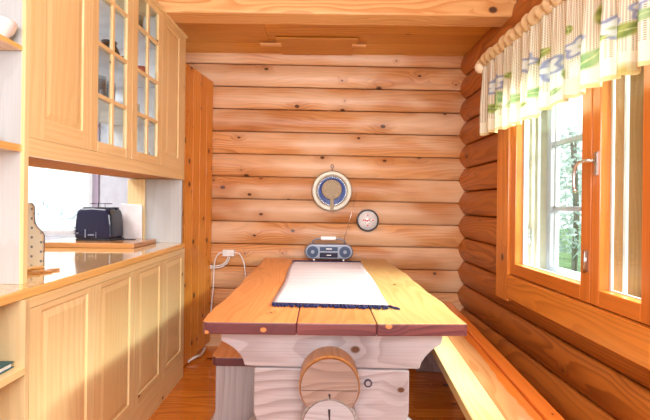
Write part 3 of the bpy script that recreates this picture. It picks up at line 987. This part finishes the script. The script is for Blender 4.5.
# stacks of bowls and plates
b0 = None
for k in range(3):
    c = inc(-.14, 2.37, SHZ[1] + k * .018)
    bowl('bowl', ['white bowl at the bottom of the stack behind the second glazed door', 'white bowl in the middle of the stack behind the second glazed door', 'white bowl on top of the stack behind the second glazed door'][k], 'bowl', c, .065, .045, 'porcelain', 'stacked white bowls in the cabinet')
for s_i, (D, nm) in enumerate(((2.02, 'first'), (2.36, 'second'))):
    for k in range(4):
        c = inc(-.17, D, SHZ[0] + k * .012)
        mb = MB(); mb.lathe([(.06, 0), (.10, .014), (.10, .017), (.06, .005), (.001, .005)], c, 'z', 28)
        tag(mb.build('plate', 'porcelain'), ('white plate, %s of the stack behind the %s glazed door' % (('lowest', 'second from below', 'third from below', 'topmost')[k], nm)), 'plate', 'stacked white plates in the cabinet')
c = inc(-.09, 1.91, SHZ[0]); mb = MB(); mb.lathe([(.024, 0), (.026, .05), (.020, .058)], c, 'z', 16); tag(mb.build('jar', 'darkbrown'), 'small brown jar on the cabinet floor behind the first glazed door', 'jar')
c = inc(-.09, 2.47, SHZ[0]); mb = MB(); mb.lathe([(.032, 0), (.036, .07), (.032, .07), (.001, .01)], c, 'z', 16); tag(mb.build('cup', 'porcelain'), 'plain white cup on the cabinet floor behind the second glazed door', 'cup')

# pale post behind the end panel
mb = MB(); mb.box(-1.385, -1.262, 2.862, 2.885, .9505, ZB - .001, 'z'); tag(mb.build('birch_post', 'birch', None, .002), 'yellowish upright birch board behind the white chopping board', 'post')

# ------------------------------------------------------------------ on the worktop
blk = MB(); blk.box(-1.80, -1.175, 2.515, 2.86, .9505, .981, 'x')
tag(blk.build('butcher_block', 'block', None, .004), 'raised thick brown wooden block on the worktop under the toaster', 'board')

ts = thing('toaster', 'glossy navy blue two slot toaster on the wooden block', 'toaster', (-1.505, 2.735, .9815), math.radians(-4))
mb = MB()
prof = []
w2, h_ = .128, .192
for (a, b) in ((-w2, 0.012), (-w2 * 1.0, .03), (-w2 * .98, .11), (-w2 * .92, .175), (-w2 * .84, .200), (-w2 * .70, .213), (0, .219), (w2 * .70, .213), (w2 * .84, .200), (w2 * .92, .175), (w2 * .98, .11), (w2, .03), (w2, .012)):
    prof.append((a, b))
mb.prism(prof, 'y', -.088, .070, 'x')
mb.build('body', 'navy', ts, .018, local=True, segs=4)
for yy in (-.04, .028):
    mb = MB(); mb.box(-.10, .10, yy, yy + .022, .205, .2215); mb.build('slot', 'black', ts, .001, local=True)
mb = MB(); mb.box(-w2 + .006, w2 - .006, -.08, .08, 0, .0125); mb.build('base', 'black', ts, .003, local=True)
for k, (xx, zz) in enumerate(((-.118, .085), (-.118, .066), (-.118, .047), (-.098, .050))):
    mb = MB(); mb.cyl((xx, -.0985, zz), (xx, -.087, zz), .0062, seg=12); mb.build('button', 'silver', ts, local=True)
mb = MB(); mb.box(-.030, .012, -.0895, -.0865, .034, .044); mb.build('badge', 'silver', ts, local=True)
mb = MB(); mb.box(-.052, -.044, -.0900, -.0865, .020, .075); mb.build('trim_bar', 'silver', ts, local=True)
mb = MB(); mb.box(.024, .028, -.0900, -.0865, .020, .060); mb.build('trim_bar', 'silver', ts, local=True)
mb = MB(); mb.tube([(-.06, 0, .246), (.07, 0, .246)], .003); mb.tube([(-.045, -.04, .246), (-.045, .04, .246)], .003); mb.tube([(.055, -.04, .246), (.055, .04, .246)], .003)
mb.tube([(-.02, 0, .219), (-.02, 0, .246)], .002); mb.tube([(.03, 0, .219), (.03, 0, .246)], .002)
mb.build('bun_rack', 'darksteel', ts, local=True)

cb = thing('chopping_board', 'white rectangular chopping board standing upright behind the toaster', 'chopping board', (-1.345, 2.82, .9815))
mb = MB(); mb.prism([(-1.437, .9815), (-1.268, .9815), (-1.268, 1.222), (-1.415, 1.228), (-1.424, 1.22)], 'y', 2.835, 2.8455, 'z'); mb.build('panel', 'porcelain', cb, .002)
kn = MB(); kn.box(-1.385, -1.285, 2.76, 2.785, .9815, .986); tag(kn.build('knife', 'darksteel'), 'dark flat knife lying on the wooden block beside the toaster', 'knife')

# dotted paddle board
db = thing('paddle_board', 'cream paddle shaped board with grey dots standing at the near side panel', 'chopping board', (-1.29, 1.70, .9505))
pts = []
for (a, b) in ((-.068, 0), (.068, 0), (.068, .140), (.064, .150), (.050, .165), (.034, .182), (.025, .202), (.0235, .225), (.0235, .262)):
    pts.append((a, b))
for i in range(1, 7):
    t = PI * i / 7
    pts.append((.0235 * math.cos(t), .262 + .0235 * math.sin(t)))
for (a, b) in ((-.0235, .262), (-.0235, .225), (-.025, .202), (-.034, .182), (-.050, .165), (-.064, .150), (-.068, .140)):
    pts.append((a, b))
mb = MB(); mb.prism([(-1.292 + a, .9505 + b) for a, b in pts], 'y', 1.76, 1.772, 'z', fixed=True); mb.build('panel', 'dots', db, .003)
mb = MB(); mb.prism([(-1.292 + a, .9505 + b) for a, b in pts], 'y', 1.7725, 1.776, 'z'); mb.build('backing', 'darksteel', db, .001)
tv = MB(); tv.prism([(-1.40, 1.60), (-1.12, 1.60), (-1.148, 1.625), (-1.10, 1.645), (-1.14, 1.665), (-1.105, 1.70), (-1.40, 1.72)], 'z', .9505, .960, 'x')
tag(tv.build('wooden_trivet', 'block', None, .002), 'thin notched wooden trivet lying on the worktop below the dotted board', 'trivet')
tv = MB(); tv.prism([(-1.38, 1.62), (-1.17, 1.62), (-1.19, 1.65), (-1.165, 1.69), (-1.38, 1.70)], 'z', .9603, .970, 'x')
tag(tv.build('wooden_trivet', 'worktop', None, .002), 'smaller light wooden trivet stacked on the notched trivet', 'trivet')

# ------------------------------------------------------------------ dining table
TY0, TY1, TX0, TX1, TZ = 1.565, 3.40, -.462, .583, .78
tb = thing('dining_table', 'massive log dining table with a thick plank top and carved pale trestles', 'table', (.06, 2.48, 0))
# planks of the top
splits = [TX0, -.09, .225, TX1]
random.seed(3)
def edge_x(x, y, side):
    w = .006 * math.sin(y * 7 + side) + .004 * math.sin(y * 17)
    if side < 0:
        return x + w - .02 * max(0, (y - 3.0)) + (.012 if y < 1.575 else 0)
    return x + w - .03 * max(0, (y - 2.4)) - (.012 if y < 1.575 else 0)
for k in range(3):
    a, b = splits[k], splits[k + 1]
    ys = [TY0, TY0 + .012] + [TY0 + (TY1 - TY0) * i / 16 for i in range(1, 16)] + [TY1]
    left = [((edge_x(a, y, -1) if k == 0 else a + .0006), y + (0.0 if k else 0)) for y in ys]
    right = [((edge_x(b, y, 1) if k == 2 else b - .0006), y + (.02 * (b - 0) if k == 2 and y == TY0 else 0)) for y in reversed(ys)]
    mb = MB()
    fs = mb.prism(left + right, 'z', TZ - .05, TZ, 'y')
    for f in fs:
        if abs(f.normal.z) < .5 and f.normal.y < -.5: f.material_index = 1
        elif abs(f.normal.z) < .5: f.material_index = 1
    for f in fs:
        if f.material_index == 1:
            o_ = random.uniform(0, 50)
            for l in f.loops:
                co = l.vert.co; l[mb.uv].uv = ((co.x + co.y) + o_, co.z)
    mb.build('tabletop_plank', ['tablelit' if k == 2 else 'table', 'edge'], tb, .006)


def trestle(y0, y1, front):
    D = y0 if front else 1.70
    q = lambda px, py: (P(px, py, 1.70)[0], P(px, py, 1.70)[2])
    top = [(-.42, .7295), (-.42, .70)] + [q(*p) for p in ((221, 341), (226, 343.5), (231, 346.5), (236, 350.5), (240, 355), (243, 360), (244.5, 365.8), (254, 366.6))]
    topr = [q(*p) for p in ((409, 369.3), (419.5, 369.3), (421.5, 363), (425, 358), (429, 353.5), (433, 350), (438, 346.5), (441.5, 344.5), (443, 338))] + [(.522, .7295)]
    mb = MB(); mb.prism(top + topr, 'y', y0, y1, 'x'); mb.build('trestle_head', 'grey', tb, .006)
    zl = q(254, 367.4)[1]; zr = q(409, 370.2)[1]
    x0, x1 = q(254, 380)[0], q(409, 390)[0]
    body = [(x0, zl), (x0, .36), (x0 + .012, .325), (x0 + .035, .296), (x0 + .06, .285), (x1 - .06, .285), (x1 - .03, .298), (x1 - .012, .325), (x1, .36), (x1, zr)]
    mb = MB(); mb.prism(body, 'y', y0 - .004, y1 + .004, 'x'); mb.build('trestle_body', 'grey', tb, .006)
    foot = [(x0 - .01, .2845), (x0 - .03, .27), (x0 - .10, .19), (x0 - .14, .13), (x0 - .14, .0), (x1 + .14, 0), (x1 + .14, .13), (x1 + .10, .19), (x1 + .04, .27), (x1 + .02, .2845)]
    mb = MB(); mb.prism(foot, 'y', y0 + .01, y1 - .01, 'x'); mb.build('trestle_foot', 'grey', tb, .006)


trestle(1.70, 1.84, True)
trestle(3.02, 3.16, False)
# through logs with sawn ends
for (cx, cz, r, y0, m1, m2, nm) in ((.043, .52, .122, 1.580, 'logamber', 'endgrain', 'upper_log'), (.043, .368, .113, 1.575, 'grey', 'greyend', 'lower_log')):
    mb = MB()
    fs = mb.cyl((cx, y0 + .012, cz), (cx, 3.28, cz), r, seg=48, caps=False)
    fs = mb.cyl((cx, y0, cz), (cx, y0 + .012, cz), r - .008, r, seg=48, caps=False)
    A = [v for v in mb.bm.verts if abs(v.co.y - y0) < 1e-5]
    A.sort(key=lambda v: math.atan2(v.co.z - cz, v.co.x - cx))
    f = mb.bm.faces.new(A); f.normal_update(); f.material_index = 1
    if f.normal.y > 0: f.normal_flip()
    mb._uv([f], 'x')
    A = [v for v in mb.bm.verts if abs(v.co.y - 3.28) < 1e-5]
    A.sort(key=lambda v: -math.atan2(v.co.z - cz, v.co.x - cx))
    f = mb.bm.faces.new(A); f.normal_update(); f.material_index = 1; mb._uv([f], 'x')
    o = mb.build(nm, [m1, m2], tb)
    # drying crack on the end
    mb = MB(); mb.prism([(cx - .006, cz + r * .62 - (.1 if nm == 'upper_log' else 0)), (cx + .004, cz + r * .62 - (.1 if nm == 'upper_log' else 0)), (cx + .003, cz - r * .20 - (.03 if nm == 'upper_log' else 0))], 'y', y0 - .0012, y0 + .001, 'z'); mb.build('drying_crack', 'black', o)
    if nm == 'upper_log':
        mb = MB(); mb.box(cx - r + .012, cx + r - .012, y0 - .001, y0 + .001, cz - .012, cz - .010); mb.build('saw_line', 'darkbrown', o)

# dowel plug on the trestle
mb = MB(); q = P(368, 383, 1.695); mb.cyl((q[0], 1.69, q[2]), (q[0], 1.72, q[2]), .017, seg=20); mb.cyl((q[0], 1.6885, q[2]), (q[0], 1.72, q[2]), .010, seg=20, mi=1); mb.build('knot_plug', ['darksteel', 'greyend'], tb)

# ------------------------------------------------------------------ runner
rn = thing('table_runner', 'pale pink woven runner with navy fringed ends lying on the dining table', 'table runner', (.05, 2.5, TZ))
mb = MB()
nx_, ny_ = 20, 60
def rz(x, y): return TZ + .0055 + .0008 * math.sin(y * 9 + x * 4)
rows = []
for j in range(ny_ + 1):
    y = 1.845 + (3.165 - 1.845) * j / ny_
    rows.append([mb.bm.verts.new(((-.2165 + .006 * math.sin(y * 6)) + (.537 + .004 * math.sin(y * 5)) * i / nx_, y - .03 * (i / nx_) * (1 - j / ny_), rz(i / nx_, y))) for i in range(nx_ + 1)])
for j in range(ny_):
    for i in range(nx_):
        f = mb.bm.faces.new((rows[j][i], rows[j][i + 1], rows[j + 1][i + 1], rows[j + 1][i])); f.smooth = True
        for l, (c, d) in zip(f.loops, ((j, i), (j, i + 1), (j + 1, i + 1), (j + 1, i))):
            l[mb.uv].uv = (rows[c][d].co.y, rows[c][d].co.x)
o = mb.build('cloth', 'runner', rn)
md = o.modifiers.new('thick', 'SOLIDIFY'); md.thickness = .004; md.offset = -1
random.seed(21)
for (yy, sgn) in ((1.84, -1), (3.17, 1)):
    mb = MB()
    for i in range(84):
        fx = i / 83
        x = -.2165 + .537 * fx + (0 if sgn > 0 else 0)
        y = yy - (.03 * fx if sgn < 0 else 0)
        ln = random.uniform(.022, .045)
        dx = random.uniform(-.012, .012)
        if sgn < 0 and i > 80: dx += .03
        z = TZ + .0048
        mb.tube([(x, y - sgn * .006, z + .0015), (x + dx * .4, y + sgn * ln * .5, z + random.uniform(0, .004)), (x + dx, y + sgn * ln, z)], .0045, 6)
    mb.build('fringe', 'navyyarn', rn, label='navy blue fringe')

# ------------------------------------------------------------------ radio
RX, RY = .068, 3.24
RX, RY = .068, 3.285
rd = thing('radio_cassette_player', 'silver blue portable radio cassette player at the back of the dining table', 'radio', (RX, RY, TZ))
mb = MB()
def stadium(hw, hh, n=10, p=1.0):
    pts = []
    r = hh
    for s_, c0 in ((1, hw - r), (-1, -(hw - r))):
        for i in range(n + 1):
            t = -PI / 2 + PI * i / n
            pts.append((c0 + s_ * r * math.cos(t), s_ * r * math.sin(t)))
    return pts
zc = TZ + .014 + .062
mb.prism([(RX + a, zc + b) for a, b in stadium(.198, .062)], 'y', RY - .055, RY + .065, 'x'); mb.build('body', 'silver', rd, .012, segs=3)
for sx in (-1, 1):
    mb = MB(); mb.cyl((RX + sx * .130, RY - .062, zc), (RX + sx * .130, RY - .050, zc), .052, seg=28); mb.build('speaker_ring', 'silver', rd)
    mb = MB(); mb.cyl((RX + sx * .130, RY - .0645, zc), (RX + sx * .130, RY - .060, zc), .046, seg=28); sp = mb.build('speaker', 'bluegrey', rd)
    mb = MB(); mb.cyl((RX + sx * .130, RY - .067, zc), (RX + sx * .130, RY - .063, zc), .013, .016, seg=20); mb.build('speaker_dome', 'silver', sp)
mb = MB(); mb.box(RX - .072, RX + .072, RY - .058, RY - .050, zc - .046, zc - .006); mb.build('cassette_door', 'navy', rd, .003)
mb = MB(); mb.box(RX - .072, RX + .072, RY - .058, RY - .050, zc + .006, zc + .040); mb.build('tuner_panel', 'bluegrey', rd, .003)
mb = MB(); mb.box(RX - .022, RX + .024, RY - .0595, RY - .0575, zc + .020, zc + .028); mb.build('lettering_strip', 'plasticwhite', rd)
mb = MB(); mb.box(RX - .018, RX + .018, RY - .0595, RY - .0575, zc - .030, zc - .024); mb.build('lettering_strip', 'plasticwhite', rd)
mb = MB(); mb.tube([(RX - .135, RY, zc + .055), (RX - .128, RY, zc + .085), (RX - .10, RY, zc + .098), (-.0 + RX - .06, RY, zc + .104), (RX + .06, RY, zc + .104), (RX + .10, RY, zc + .098), (RX + .128, RY, zc + .085), (RX + .135, RY, zc + .055)], .007, 10); hn = mb.build('handle', 'silver', rd)
mb = MB(); mb.box(RX - .068, RX + .060, RY - .014, RY + .014, zc + .090, zc + .122); mb.build('handle_grip', 'plasticwhite', hn, .008, label='white grip')
for sx in (-.12, .12):
    mb = MB(); mb.box(RX + sx - .007, RX + sx + .007, RY - .05, RY + .05, TZ, TZ + .0165); mb.build('foot', 'plasticwhite', rd, .001)
mb = MB(); a0 = P(344, 240, 3.28); a1 = P(357, 193, 3.30); mb.cyl(a0, a1, .0025, .0018, 8); mb.build('antenna', 'steel', rd)

# ------------------------------------------------------------------ things on the log wall
c0 = P(332, 191, 3.42)
pn = thing('wall_pan', 'round brass rimmed blue dish with a straw ladle hanging above the radio', 'dish', (c0[0], 3.45, c0[2]))
mb = MB(); mb.lathe([(.001, .012), (.115, .012), (.125, .004), (.168, -.004), (.173, -.001), (.170, .006), (.12, .022), (.001, .024)], (c0[0], 3.43, c0[2]), 'y', 48)
mb.build('brass_rim', 'gold', pn)
mb = MB(); mb.lathe([(.001, .0), (.085, .0), (.110, -.009), (.122, -.012), (.124, -.004), (.11, .008), (.001, .010)], (c0[0], 3.43, c0[2]), 'y', 48); mb.build('dish', 'blue', pn)
mb = MB(); mb.lathe([(.119, -.0085), (.121, -.014), (.124, -.013), (.126, -.005), (.1185, -.0055)], (c0[0], 3.43, c0[2]), 'y', 48, closed=True); mb.build('inner_rim', 'steel', pn)
mb = MB(); mb.lathe([(.001, -.030), (.05, -.030), (.082, -.024), (.087, -.016), (.08, -.012), (.001, -.012)], (c0[0] - .002, 3.43, c0[2] + .012), 'y', 36)
mb.prism([(c0[0] - .016, c0[2] - .06), (c0[0] + .014, c0[2] - .06), (c0[0] + .016, c0[2] - .165), (c0[0] - .010, c0[2] - .165)], 'y', 3.405, 3.418, 'z'); mb.build('ladle', 'straw', pn, .002)
mb = MB(); mb.tube([(c0[0] + .012 * math.sin(t), 3.44, c0[2] + .212 + .014 * math.cos(t)) for t in [2 * PI * i / 14 for i in range(15)]], .0028, 6)
mb.tube([(c0[0], 3.44, c0[2] + .198), (c0[0], 3.44, c0[2] + .165)], .0028, 6); mb.build('hanging_ring', 'darksteel', pn)

c1 = P(367.8, 220.5, 3.43)
pq = thing('wall_plaque', 'small round white plaque in a black rim hanging right of the dish', 'plaque', (c1[0], 3.45, c1[2]))
mb = MB(); mb.lathe([(.001, .01), (.086, .01), (.096, .004), (.096, -.006), (.092, -.010), (.083, -.009), (.081, -.002), (.001, -.002)], (c1[0], 3.44, c1[2]), 'y', 40); mb.build('rim', 'black', pq)
mb = MB(); mb.lathe([(.001, -.006), (.0825, -.006), (.0825, .0), (.001, .0)], (c1[0], 3.44, c1[2]), 'y', 40); mb.build('face', 'porcelain', pq)
for (a, b, mt, r) in ((-.035, 0, 'redpaint', .006), (-.020, .004, 'redpaint', .0075), (-.004, -.003, 'redpaint', .0075), (.012, .003, 'redpaint', .0075), (.045, .0, 'redpaint', .006), (0, .045, 'redpaint', .006), (0, -.042, 'redpaint', .006),
                      (-.012, .022, 'greenpaint', .0035), (.022, .020, 'greenpaint', .0035), (.028, -.008, 'greenpaint', .0035), (-.020, -.020, 'greenpaint', .0035), (.012, -.024, 'greenpaint', .003)):
    mb = MB(); mb.lathe([(.001, -.0072), (r, -.0072), (r, -.0055), (.001, -.0055)], (c1[0] + a, 3.44, c1[2] + b), 'y', 10); mb.build('motif', mt, pq)

# socket with cables
sk = thing('wall_socket', 'white double socket on the log wall above the back left of the table', 'socket', P(228, 253, 3.45))
a = P(223, 256, 3.45); b = P(235, 249.5, 3.45)
mb = MB(); mb.box(a[0], b[0], 3.425, 3.465, a[2], b[2]); mb.build('box', 'plasticwhite', sk, .006)
for t in (.28, .72):
    xx = a[0] + (b[0] - a[0]) * t
    mb = MB(); mb.cyl((xx, 3.4245, (a[2] + b[2]) / 2), (xx, 3.432, (a[2] + b[2]) / 2), .019, seg=20); mb.build('outlet', 'white', sk)


def smoothpath(pts, n=10):
    out = []
    P_ = [Vector(p) for p in pts]
    for i in range(len(P_) - 1):
        p0 = P_[max(i - 1, 0)]; p1 = P_[i]; p2 = P_[i + 1]; p3 = P_[min(i + 2, len(P_) - 1)]
        for k in range(n):
            t = k / n
            out.append(.5 * ((2 * p1) + (-p0 + p2) * t + (2 * p0 - 5 * p1 + 4 * p2 - p3) * t * t + (-p0 + 3 * p1 - 3 * p2 + p3) * t ** 3))
    out.append(P_[-1])
    return out


def cable(name, pts, r, mat, label, cat='cable'):
    mb = MB(); mb.tube(smoothpath(pts), r, 8)
    return tag(mb.build(name, mat), label, cat)


for off, lb in ((0, 'upper white conduit bending from the partition up to the socket'), (.018, 'lower white conduit bending from the partition up to the socket')):
    cable('conduit', [P(206, 265.5 + off * 110, 3.44), P(214, 266 + off * 110, 3.44), P(221, 265 + off * 110, 3.44), P(225.5 + off * 80, 262 + off * 60, 3.435), P(228 + off * 100, 257, 3.43)], .006, 'plasticwhite', lb, 'conduit')
cable('power_cord', [P(224, 252.5, 3.415), P(219, 253.5, 3.405), P(215.5, 259, 3.40), P(214, 268, 3.40), P(213.5, 285, 3.40), P(212, 300, 3.40), P(211, 313, 3.40), P(210, 330, 3.40)], .005, 'plasticwhite', 'white power cord hanging down left from the wall socket')
cable('power_cord', [P(234, 252.5, 3.415), P(239, 253.5, 3.405), P(243, 260, 3.40), P(245, 270, 3.40), P(245.5, 283, 3.40), P(244, 300, 3.40), P(242, 318, 3.40)], .005, 'plasticwhite', 'white power cord hanging down right from the wall socket behind the table')
cable('floor_cable', [(-1.01, 3.08, .012), (-.985, 3.10, .03), (-.958, 3.14, .035), (-.952, 3.20, .02), (-.955, 3.28, .012), (-.965, 3.38, .010)], .009, 'plasticwhite', 'white cable loop on the floor at the foot of the partition')

# ------------------------------------------------------------------ benches
lb = thing('log_bench', 'dark edged wooden bench with a pale log leg at the left side of the table', 'bench', (-.40, 2.6, 0))
bx0, bx1 = -.552, -.297
mb = MB()
fs = mb.prism([(bx0 + .03, 2.03), (bx1, 2.03), (bx1, 3.30), (bx0, 3.30), (bx0, 2.07), (bx0 + .008, 2.045)], 'z', .415, .46, 'y')
for f in fs:
    if abs(f.normal.z) < .5: f.material_index = 1
mb.build('seat', ['table', 'edge'], lb, .005)
for yy in (2.07, 2.86):
    mb = MB()
    mb.prism([(-.535, .4145), (-.305, .4145), (-.305, .17), (-.295, .13), (-.265, .10), (-.265, 0), (-.57, 0), (-.57, .10), (-.545, .13), (-.535, .17)], 'y', yy, yy + .10, 'z')
    mb.build('leg', 'grey', lb, .006)
mb = MB(); mb.box(-.45, -.37, 2.17, 2.86, .18, .26, 'y'); mb.build('stretcher', 'grey', lb, .01)

BA = -math.atan(.085)
rb = thing('wall_bench', 'long glossy bench of pale and orange boards between the table and the right wall', 'bench', (.548, 1.25, 0), BA)
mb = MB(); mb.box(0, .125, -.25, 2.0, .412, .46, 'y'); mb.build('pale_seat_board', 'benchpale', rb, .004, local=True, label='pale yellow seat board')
mb = MB()
le = [(.1255, -.25), (.1255, 2.0)]
ri = []
random.seed(9)
for i in range(60):
    y = 2.0 - 2.25 * i / 59
    ri.append((.222 + .006 * math.sin(y * 9) + random.uniform(-.004, .004), y))
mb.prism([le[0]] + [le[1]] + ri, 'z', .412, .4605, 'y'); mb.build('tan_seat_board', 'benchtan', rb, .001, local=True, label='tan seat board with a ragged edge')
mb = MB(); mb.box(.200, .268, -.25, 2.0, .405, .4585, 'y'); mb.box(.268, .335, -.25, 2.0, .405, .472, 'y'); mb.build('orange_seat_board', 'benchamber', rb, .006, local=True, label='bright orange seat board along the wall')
for yy in (-.1, 1.75):
    mb = MB(); mb.prism([(.03, .4045), (.31, .4045), (.31, 0), (.03, 0)], 'y', yy, yy + .10, 'z'); mb.build('leg', 'grey', rb, .006, local=True)
mb = MB(); mb.box(.12, .20, 0.0, 1.75, .20, .28, 'y'); mb.build('stretcher', 'logamber', rb, .006, local=True)

# ------------------------------------------------------------------ outdoors
mb = MB(); mb.box(1.5, 26, -12, 30, -.55, -.45, 'x'); mb.box(-12, 1.5, 3.8, 30, -.55, -.45, 'x')
g_ = mb.build('ground', 'grass'); struct(g_, 'green lawn outside the windows', 'ground')
mb = MB(); mb.box(2.93, 3.03, 5.18, 5.26, -.45, 2.9, 'z'); tag(mb.build('porch_post', 'post', None, .005), 'grey violet porch post seen through the window', 'post')


def tree(loc, h, r, n, label, seed):
    random.seed(seed)
    t = thing('birch_tree', label, 'tree', loc, 0, 'trees outside the window')
    mb = MB(); mb.tube([(loc[0], loc[1], loc[2]), (loc[0] + .05, loc[1], loc[2] + h * .4), (loc[0] - .03, loc[1] + .05, loc[2] + h * .95)], .07, 10); mb.build('trunk', 'bark', t)
    mb = MB()
    for i in range(n):
        a = random.uniform(0, 2 * PI); cz = random.uniform(.12, 1.0)
        rr = r * random.random() ** .6 * (1.15 - abs(cz - .5))
        c = Vector((loc[0] + rr * math.cos(a), loc[1] + rr * math.sin(a), loc[2] + h * cz))
        e1 = Vector((random.uniform(-1, 1), random.uniform(-1, 1), random.uniform(-1, 1))).normalized()
        e2 = e1.orthogonal().normalized()
        s_ = random.uniform(.05, .10)
        vs = [mb.bm.verts.new(c + e1 * s_ * p + e2 * s_ * q * .6) for p, q in ((-1, 0), (-.3, .8), (.4, .7), (1, 0), (.4, -.7), (-.3, -.8))]
        mb.bm.faces.new(vs)
    mb.build('foliage', 'leaf', t)


tree((6.6, 10.4, -.45), 3.6, 1.5, 2300, 'leafy tree outside nearest the left glazing of the window', 1)
tree((10.5, 13.5, -.45), 4.0, 1.9, 1800, 'paler leafy tree farther off beyond the lawn', 2)

# ------------------------------------------------------------------ light
w = bpy.data.worlds.new('World'); S.world = w
w.use_nodes = True
bg = w.node_tree.nodes['Background']
bg.inputs[0].default_value = (0.93, 1.0, 0.98, 1)
bg.inputs[1].default_value = 1.1


def area(name, loc, target, sx, sy, power, col):
    l = bpy.data.lights.new(name, 'AREA'); l.shape = 'RECTANGLE'; l.size = sx; l.size_y = sy; l.energy = power; l.color = col
    o = bpy.data.objects.new(name, l); COL.objects.link(o); o.location = loc
    d = Vector(target) - Vector(loc)
    o.rotation_euler = d.to_track_quat('-Z', 'Y').to_euler()
    return o


area('window_daylight', (3.2, 1.9, 3.0), (0.2, 1.9, 1.0), 2.4, 0.7, 560, (1.0, 0.98, 0.90))
area('camera_fill', (0.1, -1.2, 1.75), (0.1, 3.4, 1.35), 2.2, 1.1, 84, (0.92, 0.96, 1.0))  # flash-like fill added behind the camera to lift the back wall
area('ceiling_fill', (0.1, 0.7, 2.58), (0.1, 0.9, 0), 1.2, 1.2, 12, (1.0, 0.97, 0.92))  # added overhead fill, stands for no known fixture
area('kitchen_fill', (-2.4, 1.6, 2.55), (-2.4, 1.8, 0), 1.0, 1.4, 45, (0.92, 0.96, 1.0))  # fill added to brighten the kitchen walls, no known fitting
area('kitchen_daylight', (-2.5, 4.4, 2.2), (-2.3, 3.0, 1.3), 1.4, 1.4, 28, (0.95, 0.98, 1.0))

# ------------------------------------------------------------------ camera
cam = bpy.data.cameras.new('Camera')
cam.sensor_fit = 'HORIZONTAL'; cam.sensor_width = 36; cam.lens = F * 36 / 650
cam.shift_x = 4 / 650; cam.shift_y = -7 / 650
cam.clip_start = .05
co = bpy.data.objects.new('Camera', cam); COL.objects.link(co)
co.matrix_world = Matrix.Translation((0, 0, H)) @ Matrix.Rotation(PI / 2, 4, 'X') @ Matrix.Rotation(TH, 4, 'Z')
S.camera = co
S.view_settings.view_transform = 'Standard'
S.view_settings.look = 'None'
S.view_settings.exposure = 0.55
S.view_settings.gamma = 1
S.view_settings.use_curve_mapping = False
S.cycles.max_bounces = 10
S.cycles.transparent_max_bounces = 24
S.cycles.caustics_reflective = False
S.cycles.caustics_refractive = False
